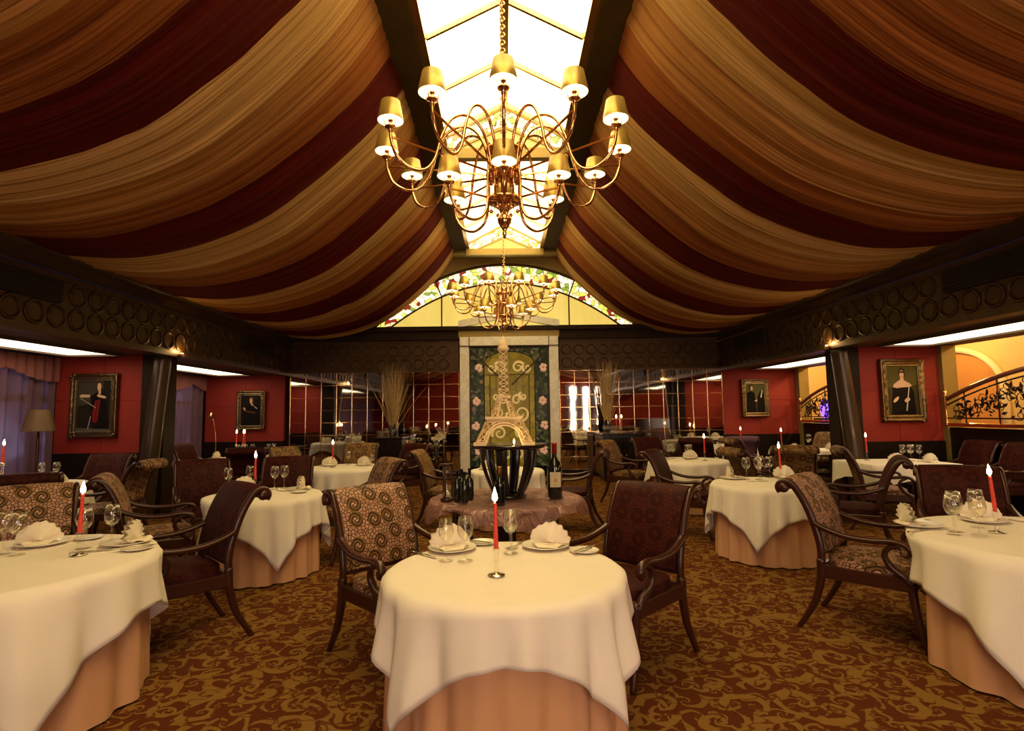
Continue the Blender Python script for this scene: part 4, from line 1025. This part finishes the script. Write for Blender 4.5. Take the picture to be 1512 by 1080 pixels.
# ------------------------------------------------------------------ display table, pedestal, tower, bottles
DX, DY, DZ = .0, 4.85, .69
T = thing('display_table', 'round black display table with curved legs in the middle of the room', 'table', (DX, DY, 0))
MB().lathe([(.001, DZ-.05), (.58, DZ-.05), (.60, DZ-.03), (.60, DZ-.012), (.001, DZ-.010)], 48).build('tabletop', M['blackwood'], T)
for k in range(6):
    a = pi/6+k*pi/3; m = MB(); m.tube(spl([(.46*cos(a), .46*sin(a), DZ-.05), (.44*cos(a), .44*sin(a), .45), (.34*cos(a), .34*sin(a), .2), (.30*cos(a), .30*sin(a), .04)], 6), [.085]*19, 8, sx=.35, sy=1., up=(cos(a), sin(a), 0)); m.build('leg', M['blackwood'], T)
MB().lathe([(.36, 0), (.36, .05), (.34, .06), (.001, .06)], 40).build('base', M['blackwood'], T)
MB().lathe([(.05, .06), (.05, DZ-.05)], 20).build('chrome_post', M['silver'], T)
rr = random.Random(11)
def org(u, v):
    a = 2*pi*u
    if v < .62:
        q = v/.62; r = .64*q; h = .014*sin(5*a+2)*q*q+.016*sin(9*a+11*q)*q*(1-q)*2+.030*max(0, sin(3*a+.5))*q*(1-q)*2+.012*sin(17*a+23*q+3*sin(2*a))*q
        h *= max(0, min(1, (q-.27)/.2)); return (r*cos(a), r*sin(a), .008+abs(h))
    q = (v-.62)/.38; r = .64+.045*sin(q*pi*.5)+.030*sin(7*a+1)*q+.014*sin(15*a)*q; return (r*cos(a), r*sin(a), .008+.012*(1-q)-(.09+.05*sin(4*a+.7)+.03*sin(9*a))*q*q)
m = MB(); m.grid(160, 30, org, closeu=True); o = m.build('organza_cloth', M['organza'], loc=(DX, DY, DZ-.010)); tag(o, 'crumpled mauve organza spread over the round display table', 'cloth')
PZ = DZ+.012; PT = 1.155
T = thing('pedestal_stand', 'small round black pedestal with bowed legs standing on the display table', 'pedestal', (.03, DY+.05, PZ))
hh = PT-PZ
MB().lathe([(.001, hh-.035), (.30, hh-.035), (.335, hh-.02), (.34, hh-.005), (.335, hh), (.001, hh)], 48).build('top', M['blackwood'], T)
for k in range(6):
    a = k*pi/3+.26; m = MB(); m.tube(spl([(.24*cos(a), .24*sin(a), hh-.035), (.225*cos(a), .225*sin(a), .28), (.17*cos(a), .17*sin(a), .12), (.12*cos(a), .12*sin(a), .02)], 6), [.055-.0008*i for i in range(19)], 8, sx=.3, sy=1., up=(cos(a), sin(a), 0)); m.build('leg', M['blackwood'], T)
MB().lathe([(.15, 0), (.15, .018), (.001, .022)], 30).build('base', M['blackwood'], T)

T = thing('tower_model', 'pale lattice model of a tall iron tower on the black pedestal', 'model tower', (-.005, DY+.05, PT))
U = .00570
def hw(z):   # half width of the tower at a height
    tb = [(0, .245), (.12, .19), (.215, .135), (.235, .105), (.40, .057), (.42, .048), (.60, .040), (.85, .032)]
    for (a, p), (b, q) in zip(tb, tb[1:]):
        if z <= b: return lerp(p, q, (z-a)/(b-a))
    return .032
def lat(m, z0, z1, w0, w1, n, th, leg=None):
    for k in range(n):
        za, zb = lerp(z0, z1, k/n), lerp(z0, z1, (k+1)/n); wa, wb = lerp(w0, w1, k/n), lerp(w0, w1, (k+1)/n)
        for rot in range(4):
            q = Matrix.Rotation(rot*pi/2, 4, 'Z'); P = lambda x, w, z: q @ Vector((x, -w, z))
            la = leg[0] if leg else wa; lb2 = leg[1] if leg else wb
            for s in (-1, 1):
                if leg:
                    ia = wa-lerp(leg[0], leg[1], k/n); ib = wb-lerp(leg[0], leg[1], (k+1)/n)
                    m.bar(P(s*wa, wa, za), P(s*ib, wb, zb), th); m.bar(P(s*ia, wa, za), P(s*wb, wb, zb), th)
                    m.bar(P(s*wa, wa, za), P(s*wb, wb, zb), th*2.); m.bar(P(s*ia, wa, za), P(s*ib, wb, zb), th*1.7); m.bar(P(s*wb, wb, zb), P(s*ib, wb, zb), th*1.2)
                else:
                    m.bar(P(s*wa, wa, za), P(s*wb, wb, zb), th*1.5); m.bar(P(s*wa, wa, za), P(-s*wb, wb, zb), th)
            if not leg: m.bar(P(-wb, wb, zb), P(wb, wb, zb), th)
m = MB(); lat(m, .025, .195, .235, .150, 2, .0060, (.085, .070))
for rot in range(4):
    q = Matrix.Rotation(rot*pi/2, 4, 'Z'); N = 16
    for rad, th in ((.152, .009), (.172, .005)):
        pts = [q @ Vector((rad*cos(pi*i/N), -lerp(.232, .165, sin(pi*i/N)), .012+rad*1.02*sin(pi*i/N))) for i in range(N+1)]
        for a_, b_ in zip(pts, pts[1:]): m.bar(a_, b_, th, .012)
    for i in range(9):
        x0 = -.14+.28*i/9; x1 = -.14+.28*(i+1)/9; z0, z1 = .185, .212
        m.bar(q @ Vector((x0, -.148, z0)), q @ Vector((x1, -.146, z1)), .006); m.bar(q @ Vector((x1, -.148, z0)), q @ Vector((x0, -.146, z1)), .006)
m.build('arched_base', M['tower'], T, smooth=False)
for sx in (-1, 1):
    for sy in (-1, 1): MB().box((sx*.2-.055, sy*.2-.055, 0), (sx*.2+.055, sy*.2+.055, .025)).build('foot', M['tower'], T)
m = MB(); m.box((-.150, -.150, .212), (.150, .150, .222)); m.box((-.162, -.162, .222), (.162, .162, .238)); m.build('lower_platform', M['tower'], T, smooth=False)
m = MB(); lat(m, .238, .365, .110, .066, 2, .0058, (.055, .040)); lat(m, .365, .40, .064, .056, 1, .005); m.build('middle_section', M['tower'], T, smooth=False)
m = MB(); m.box((-.062, -.062, .40), (.062, .062, .418)); m.build('upper_platform', M['tower'], T, smooth=False)
m = MB(); lat(m, .418, .82, .048, .034, 7, .0042); m.build('spire', M['tower'], T, smooth=False)
m = MB(); m.lathe([(.034, .815), (.052, .825), (.054, .845), (.044, .85), (.046, .87), (.036, .90), (.016, .915), (.012, .94), (.001, .955)], 20); m.build('cap', M['tower'], T)

def bottle(name, x, y, z, h, label, cap, glassm, lab=None, lab_m=None, neckf=.66, wr=.135):
    T = thing(name, label, 'bottle', (x, y, z)); r = h*wr
    MB().lathe([(r*.9, 0), (r, .012), (r, h*.55), (r*.9, h*.62), (r*.45, h*.70), (r*.33, h*.75), (r*.31, h*.96)], 24).build('glass_body', glassm, T)
    MB().lathe([(r*.35, h*.80), (r*.36, h*.97), (r*.40, h*.975), (r*.40, h), (.001, h)], 18).build('capsule', cap, T)
    if lab:
        m = MB(); a0, a1 = lab[2], lab[3]
        m.grid(14, 1, lambda u, v: ((r+.0015)*cos(lerp(a0, a1, u)), (r+.0015)*sin(lerp(a0, a1, u)), h*lerp(lab[0], lab[1], v)))
        o = m.build('paper_label', lab_m or M['label'], T)
        if not lab_m:
            m = MB(); c = (a0+a1)/2
            for k, (w, q) in enumerate(((.30, .44), (.42, .40), (.36, .245), (.30, .22))):
                m.grid(6, 1, lambda u, v: ((r+.0025)*cos(c+lerp(-w, w, u)), (r+.0025)*sin(c+lerp(-w, w, u)), h*(q+.008*v)))
            m.grid(8, 4, lambda u, v: ((r+.0025)*cos(c+lerp(-.3, .3, u)*(1-.5*v)), (r+.0025)*sin(c+lerp(-.3, .3, u)*(1-.5*v)), h*(.29+.08*v)))
            m.build('label_print', simple('label_print_ink', (.50, .36, .18), .7), o)
    return T
TZ = DZ+.016
bottle('wine_bottle', .42, 4.78, TZ, .46, 'very large dark wine bottle with a cream label and red capsule', M['redfoil'], M['darkglass'], (.20, .47, -2.35, -.75))
bottle('champagne_bottle', -.045, 4.42, TZ, .30, 'champagne bottle painted with pale flowers, in front of the pedestal', M['goldfoil'], M['darkglass'], (.08, .5, -2.6, -.5), stained('painted_flowers', [(0, (.01, .012, .008)), (.6, (.55, .42, .22)), (.8, (.02, .03, .01))], 40., 0., .01))
for k, (x, y, h) in enumerate(((-.335, 4.60, .245), (-.40, 4.66, .25), (-.30, 4.72, .26), (-.37, 4.78, .25))):
    bottle('wine_bottle', x, y, TZ, h, '%s small dark bottle in the cluster beside the hourglass' % ('front', 'left', 'right', 'rear')[k], M['vent'], M['darkglass'], None)
T = thing('hourglass', 'dark framed hourglass at the left of the display table', 'hourglass', (-.49, 4.72, TZ))
MB().lathe([(.055, 0), (.055, .015), (.045, .018)], 20).build('base_disc', M['wood'], T); MB().lathe([(.045, .285), (.055, .288), (.055, .303)], 20).build('top_disc', M['wood'], T)
for k in range(3):
    a = k*2*pi/3+.3; MB().lathe([(.006, .015), (.009, .06), (.006, .15), (.009, .24), (.006, .288)], 8, (.043*cos(a), .043*sin(a), 0)).build('post', M['wood'], T)
MB().lathe([(.02, .018), (.033, .04), (.034, .09), (.006, .150), (.034, .21), (.033, .265), (.02, .285)], 18).build('glass_bulbs', M['glass'], T)
MB().lathe([(.001, .02), (.030, .03), (.030, .06), (.001, .085)], 16).build('sand', M['sand'], T)
T = thing('tealight_candle', 'small lit candle on the pedestal before the tower arch', 'candle', (.075, 4.63, PT))
MB().lathe([(.02, 0), (.021, .014), (.018, .012), (.001, .012)], 18).build('cup', M['silver'], T)
fl = MB().lathe([(.001, .014), (.006, .022), (.008, .030), (.004, .044), (.0005, .056)], 10).build('flame', M['flame'], T); light('candle_light', fl, (0, 0, .035), P_CANDLE*.6, (1, .55, .18), .01)

# ------------------------------------------------------------------ portraits
def portrait(x, y, z, w, h, label, polys, bg, gilt):
    T = thing('framed_portrait', label, 'painting', (x, y, z), 0, 'framed portraits')
    prof = [(0, .0), (-.002, .045), (.012, .055), (.03, .04), (.05, .05), (.07, .062), (.085, .05), (.09, .0)]
    rr = random.Random(int(w*1000)); m = MB(); per = 120; W2, H2 = w/2-.09, h/2-.09
    seg = []
    tot = 2*(2*W2+2*H2)
    for i in range(per):
        d = i/per*tot
        if d < 2*W2: seg.append((-W2+d, -H2, 0, -1))
        elif d < 2*W2+2*H2: seg.append((W2, -H2+d-2*W2, 1, 0))
        elif d < 4*W2+2*H2: seg.append((W2-(d-2*W2-2*H2), H2, 0, 1))
        else: seg.append((-W2, H2-(d-4*W2-2*H2), -1, 0))
    def fn(u, v):
        i = round(u*per) % per; sx, sz, ox, oz = seg[i]; o_, dp = prof[round(v*7)]
        # mitre: push both axes near corners
        fx = max(-1, min(1, sx/W2)); fz = max(-1, min(1, sz/H2))
        ex = o_*(1 if sx >= W2-.001 else -1 if sx <= -W2+.001 else 0); ez = o_*(1 if sz >= H2-.001 else -1 if sz <= -H2+.001 else 0)
        if abs(fx) > .96: ex = o_*(1 if fx > 0 else -1)
        if abs(fz) > .96: ez = o_*(1 if fz > 0 else -1)
        b = 0 if round(v*7) in (0, 7) else rr.uniform(-.006, .006)
        return (sx+ex, -dp-.01+b, sz+ez+b*.5)
    m.grid(per, 7, fn, closeu=True)
    for cx in (-1, 1):
        for cz in (-1, 1):
            for k in range(7): m.ball((cx*(w/2-.05)+rr.uniform(-.045, .045), -.055, cz*(h/2-.05)+rr.uniform(-.045, .045)), rr.uniform(.014, .026), 7, 5)
    for k in range(26):
        s = rr.choice((-1, 1)); q = rr.uniform(-.45, .45)
        c = (s*(w/2-.02), -.05, q*h) if k % 2 else (q*w, -.05, s*(h/2-.02)); m.ball(c, rr.uniform(.008, .016), 6, 4)
    m.build('ornate_frame', M['oldgold'], T)
    m = MB()
    for s in (-1, 1):
        m.bar((s*W2, -.035, -H2), (s*W2, -.035, H2), .018, .03); m.bar((-W2, -.035, s*H2), (W2, -.035, s*H2), .018, .03)
    m.build('gilt_slip', M['slip'], T, smooth=False)
    m = MB(); m.box((-W2-.01, -.02, -H2-.01), (W2+.01, -.005, H2+.01))
    for i in range(6): m.col[i] = bg
    for k, (c, pts) in enumerate(polys):
        m.poly([(px*W2*2, -.021-.0004*(k+1), pz*H2*2) for px, pz in pts], 0, None, c)
    m.build('canvas', M['paint'], T, smooth=False)
def ell(cx, cz, rx, rz, n=14, a=0): return [(cx+rx*cos(2*pi*i/n)*cos(a)-rz*sin(2*pi*i/n)*sin(a), cz+rx*cos(2*pi*i/n)*sin(a)+rz*sin(2*pi*i/n)*cos(a)) for i in range(n)]
SK = (.72, .45, .27); BK = (.010, .006, .006); HR = (.10, .04, .015)
portrait(-6.10, 8.39, 1.62, .70, .96, 'ornate framed painting of a seated woman in black playing a cello', [
    ((.055, .045, .03), [(-.5, .0), (.1, .05), (.25, .5), (-.5, .5)]), ((.10, .09, .06), [(-.5, -.5), (.5, -.5), (.5, -.44), (-.5, -.42)]),
    (BK, [(-.12, .18), (.05, .26), (.28, .22), (.36, .0), (.42, -.44), (-.02, -.44), (-.10, -.2)]),
    ((.20, .012, .012), [(.02, .10), (.16, .12), (.10, -.28), (.06, -.33), (-.04, -.30), (-.05, -.12)]), ((.06, .01, .01), [(.06, .1), (.09, .1), (.05, -.3), (.03, -.3)]),
    (HR, ell(.15, .38, .085, .085)), (SK, ell(.115, .36, .055, .075)), (SK, [(.10, .30), (.16, .30), (.17, .23), (.10, .22)]),
    (SK, [(-.44, .19), (-.40, .16), (-.15, .16), (-.13, .21), (-.38, .22)]), (SK, [(.06, .20), (.10, .22), (.30, .18), (.32, .14), (.26, .14), (.08, .17)]), ((.5, .4, .25), [(-.42, .16), (-.41, .145), (.04, -.045), (.04, -.03)]),
    ((.4, .35, .3), [(-.10, -.20), (-.08, -.2), (-.15, -.44), (-.17, -.44)])], (.020, .015, .012), 1)
portrait(-5.66, 12.55, 1.57, .64, .88, 'small dim framed portrait of a dark clad figure on the left rear red wall', [
    (BK, [(-.3, .1), (.0, .2), (.35, .18), (.45, -.45), (-.4, -.45)]), (HR, ell(.0, .33, .12, .12)), (SK, ell(-.02, .30, .06, .09)), (SK, [(-.02, .22), (.06, .22), (.10, .14), (.0, .16)]),
    (SK, [(-.40, .08), (-.33, .1), (-.26, .02), (-.34, .0)]), (SK, [(.10, .16), (.26, .08), (.30, .04), (.22, .06)]), ((.14, .05, .03), [(-.3, .0), (.2, -.06), (.2, -.1), (-.3, -.04)])], (.014, .010, .008), 0)
portrait(6.05, 8.39, 1.69, .68, .96, 'ornate framed portrait of a woman in an off shoulder black dress holding a flute', [
    ((.11, .085, .02), [(-.5, .05), (.5, .1), (.5, .5), (-.5, .5)]), (BK, [(-.28, .04), (-.10, .10), (.24, .10), (.36, -.02), (.40, -.5), (-.36, -.5)]),
    (SK, [(-.27, .06), (-.24, .12), (-.06, .20), (.06, .20), (.26, .13), (.32, .08), (.20, .06), (.0, .055), (-.15, .04)]), ((.06, .03, .012), ell(.02, .33, .10, .12)), (SK, ell(.015, .30, .065, .095)), (SK, [(-.03, .24), (.07, .24), (.07, .17), (-.04, .17)]),
    ((.80, .52, .32), ell(-.20, -.18, .10, .035, 12, .5)), ((.80, .52, .32), ell(.14, -.19, .09, .04, 12, .25)), ((.06, .03, .012), [(-.07, .37), (.10, .37), (.09, .34), (-.06, .335)]),
    ((.55, .5, .35), [(.22, .13), (.25, .13), (.12, -.40), (.08, -.40)]), ((.12, .03, .02), ell(.015, .262, .02, .008))], (.060, .045, .012), 1)
portrait(5.68, 12.55, 1.69, .63, .86, 'small framed portrait of a dark coated figure reading, on the right rear red wall', [
    ((.12, .11, .03), [(-.5, -.1), (.5, .0), (.5, .5), (-.5, .5)]), (BK, [(-.40, .18), (-.20, .24), (.0, .16), (.05, -.5), (-.45, -.5)]), ((.03, .02, .012), ell(-.18, .36, .11, .10)), (SK, ell(-.15, .33, .06, .08)),
    (BK, [(.10, -.5), (.12, .05), (.30, .25), (.45, .15), (.45, -.5)]), ((.75, .60, .35), [(.27, .02), (.33, .02), (.40, .26), (.36, .27)]), (SK, [(-.02, -.08), (.10, -.04), (.12, -.09), (.0, -.12)])], (.05, .045, .014), 0)

# ------------------------------------------------------------------ sideboards, trolley, twigs, lamps
def sideboard(x0, x1, y0, y1, h, label):
    T = thing('sideboard', label, 'sideboard', ((x0+x1)/2, (y0+y1)/2, 0)); w, d = (x1-x0)/2, (y1-y0)/2
    MB().box((-w, -d, .06), (w, d, h-.03)).build('body', M['blackwood'], T, bevel=.008)
    MB().box((-w-.02, -d-.02, h-.03), (w+.02, d+.02, h)).build('top', M['blackwood'], T, bevel=.008)
    MB().box((-w+.03, -d+.03, 0), (w-.03, d-.03, .06)).build('plinth', M['blackwood'], T)
    for s in (-1, 1):
        o = MB().box((s*w/2-w*.46, -d-.015, .10), (s*w/2+w*.46, -d, h-.08)).build('door', M['blackwood'], T, bevel=.006); MB().ball((s*.05, -d-.025, h*.55), .014).build('knob', M['brass'], o)
    pm = simple('olive_lit_side_tone', (.13, .08, .03), .3, 0, .3, 5)  # light on the box sides painted in as an olive tone
    for yy in (-d*.5, d*.5):
        for s in (-1, 1): MB().box((min(s*w, s*(w+.012)), yy-d*.44, .10), (max(s*w, s*(w+.012)), yy+d*.44, h-.08)).build('side_panel', pm, T, bevel=.005)
sideboard(2.02, 2.85, 11.45, 12.50, .98, 'black sideboard, its lit side painted olive, before the right mirror')
sideboard(-2.75, -2.15, 11.7, 12.50, .95, 'black sideboard before the left mirror, beside the wine trolley')
def b_small():
    m = MB(); m.cap = False; m.lathe([(.028, 0), (.006, .01), (.004, .06), (.026, .09), (.030, .12), (.024, .15)], 10); return tag(m.build('wine_glass', M['glass']), None, 'wine glass', 'small glasses on the sideboards')
for (x, y, h, w) in ((2.12, 11.6, .98, 'right'), (-2.68, 11.85, .95, 'left')):
    for i in range(4):
        for j in range(4): first('small', b_small, 'small wine glass in the crowded rows on the %s sideboard' % w, (x+i*.10, y+j*.12, h))
def twigs(x, y, z, h, label, seed):
    T = thing('twig_arrangement', label, 'dried branches', (x, y, z)); rr = random.Random(seed)
    MB().lathe([(.06, 0), (.085, .08), (.08, .2), (.05, .30), (.055, .33), (.045, .33), (.04, .3)], 20).build('vase', M['darkglass'], T)
    m = MB()
    for k in range(120):
        a = rr.random()*6.28; s = abs(rr.gauss(0, .20))+.02; H = h*rr.uniform(.55, 1.0); pts = []
        for i in range(7):
            q = i/6; pts.append((.03*cos(a)+s*q**1.3*cos(a)+rr.uniform(-.012, .012), .03*sin(a)+min(.15, s*q**1.3)*sin(a)+rr.uniform(-.012, .012), .05+H*q))
        m.tube(pts, [.0060*(1-.75*i/6) for i in range(7)], 4)
    o = m.build('twigs', M['twig'], T); o['kind'] = 'stuff'
twigs(-2.42, 12.15, .95, 1.55, 'tall bundle of dry twigs in a vase before the left mirror', 1)
twigs(2.25, 12.2, .98, 1.60, 'tall bundle of dry twigs in a vase on the right sideboard', 2)
stickcandle(2.33, 11.62, 'like sideboard at right, left of two', z=.98)
stickcandle(2.44, 11.62, 'like sideboard at right, right of two', z=.98)
for o in list(C.objects):
    if 'like sideboard at right' in o.get('label', ''):
        o['label'] = ('lit red candle' if 'candle on' in o['label'] else 'candlestick')+' on the right black sideboard, '+o['label'].split(', ')[1]
T = thing('wine_trolley', 'black wheeled wine trolley laden with bottles beside the left mirror', 'trolley', (-1.72, 11.9, 0))
for sx in (-1, 1):
    for sy in (-1, 1):
        MB().tube([(sx*.27, sy*.17, .05), (sx*.27, sy*.17, .86)], .016, 8).build('leg', M['blackwood'], T)
        MB().torus((sx*.27, sy*.17, .04), .03, .012, 'X', 14, 6).build('wheel', M['blackwood'], T)
for z in (.12, .42, .72): MB().box((-.29, -.19, z), (.29, .19, z+.02)).build('shelf', M['blackwood'], T)
MB().tube(spl([(-.27, -.19, .80), (-.34, -.19, .86), (-.34, .19, .86), (-.27, .19, .80)], 4), .012, 6).build('handle', M['brass'], T)
def b_wb():
    T = thing('wine_bottle', None, 'bottle', group='bottles on the wine trolley'); h = .30; r = .038
    MB().lathe([(r, 0), (r, h*.58), (r*.42, h*.72), (r*.36, h)], 12).build('glass_body', M['darkglass'], T); MB().lathe([(r*.41, h*.76), (r*.41, h+.003), (.001, h+.004)], 10).build('capsule', M['goldfoil'], T); MB().lathe([(r+.001, h*.2), (r+.001, h*.48)], 12).build('paper_label', M['label'], T); return T
for zi, z in enumerate((.14, .44, .74)):
    for i in range(5):
        o = first('wb', b_wb, 'wine bottle lying on the %s shelf of the trolley' % ('lowest', 'middle', 'top')[zi], (-1.94+.11*i, 12.04, z+.042)); o.rotation_euler = (pi/2, 0, .15*(i-2) if zi == 2 else 0)
T = thing('floor_lamp', 'thin curved reading lamp before the left rear red wall', 'lamp', (-6.1, 11.9, 0))
MB().lathe([(.12, 0), (.12, .02), (.02, .03)], 20).build('base', M['brass'], T); MB().tube(spl([(0, 0, .02), (.0, 0, .9), (-.05, 0, 1.3), (-.12, 0, 1.5)], 6), .010, 8).build('pole', M['brass'], T); MB().lathe([(.07, -.10), (.03, .02), (.01, .03)], 16, (-.12, 0, 1.5)).build('lamp_shade', M['brass'], T)
T = thing('table_lamp', 'unlit lamp with a beige pleated shade between the window and the cello portrait', 'lamp', (-6.35, 7.7, 0))
MB().lathe([(.13, 0), (.13, .02), (.02, .04), (.016, .5), (.02, 1.1), (.012, 1.30)], 18).build('base', M['wood'], T)
m = MB(); m.cap = False; m.lathe([(.19, 1.27), (.12, 1.56)], 30, rip=lambda a, z: 1+.02*cos(24*a)); m.build('lamp_shade', M['lampshade'], T)
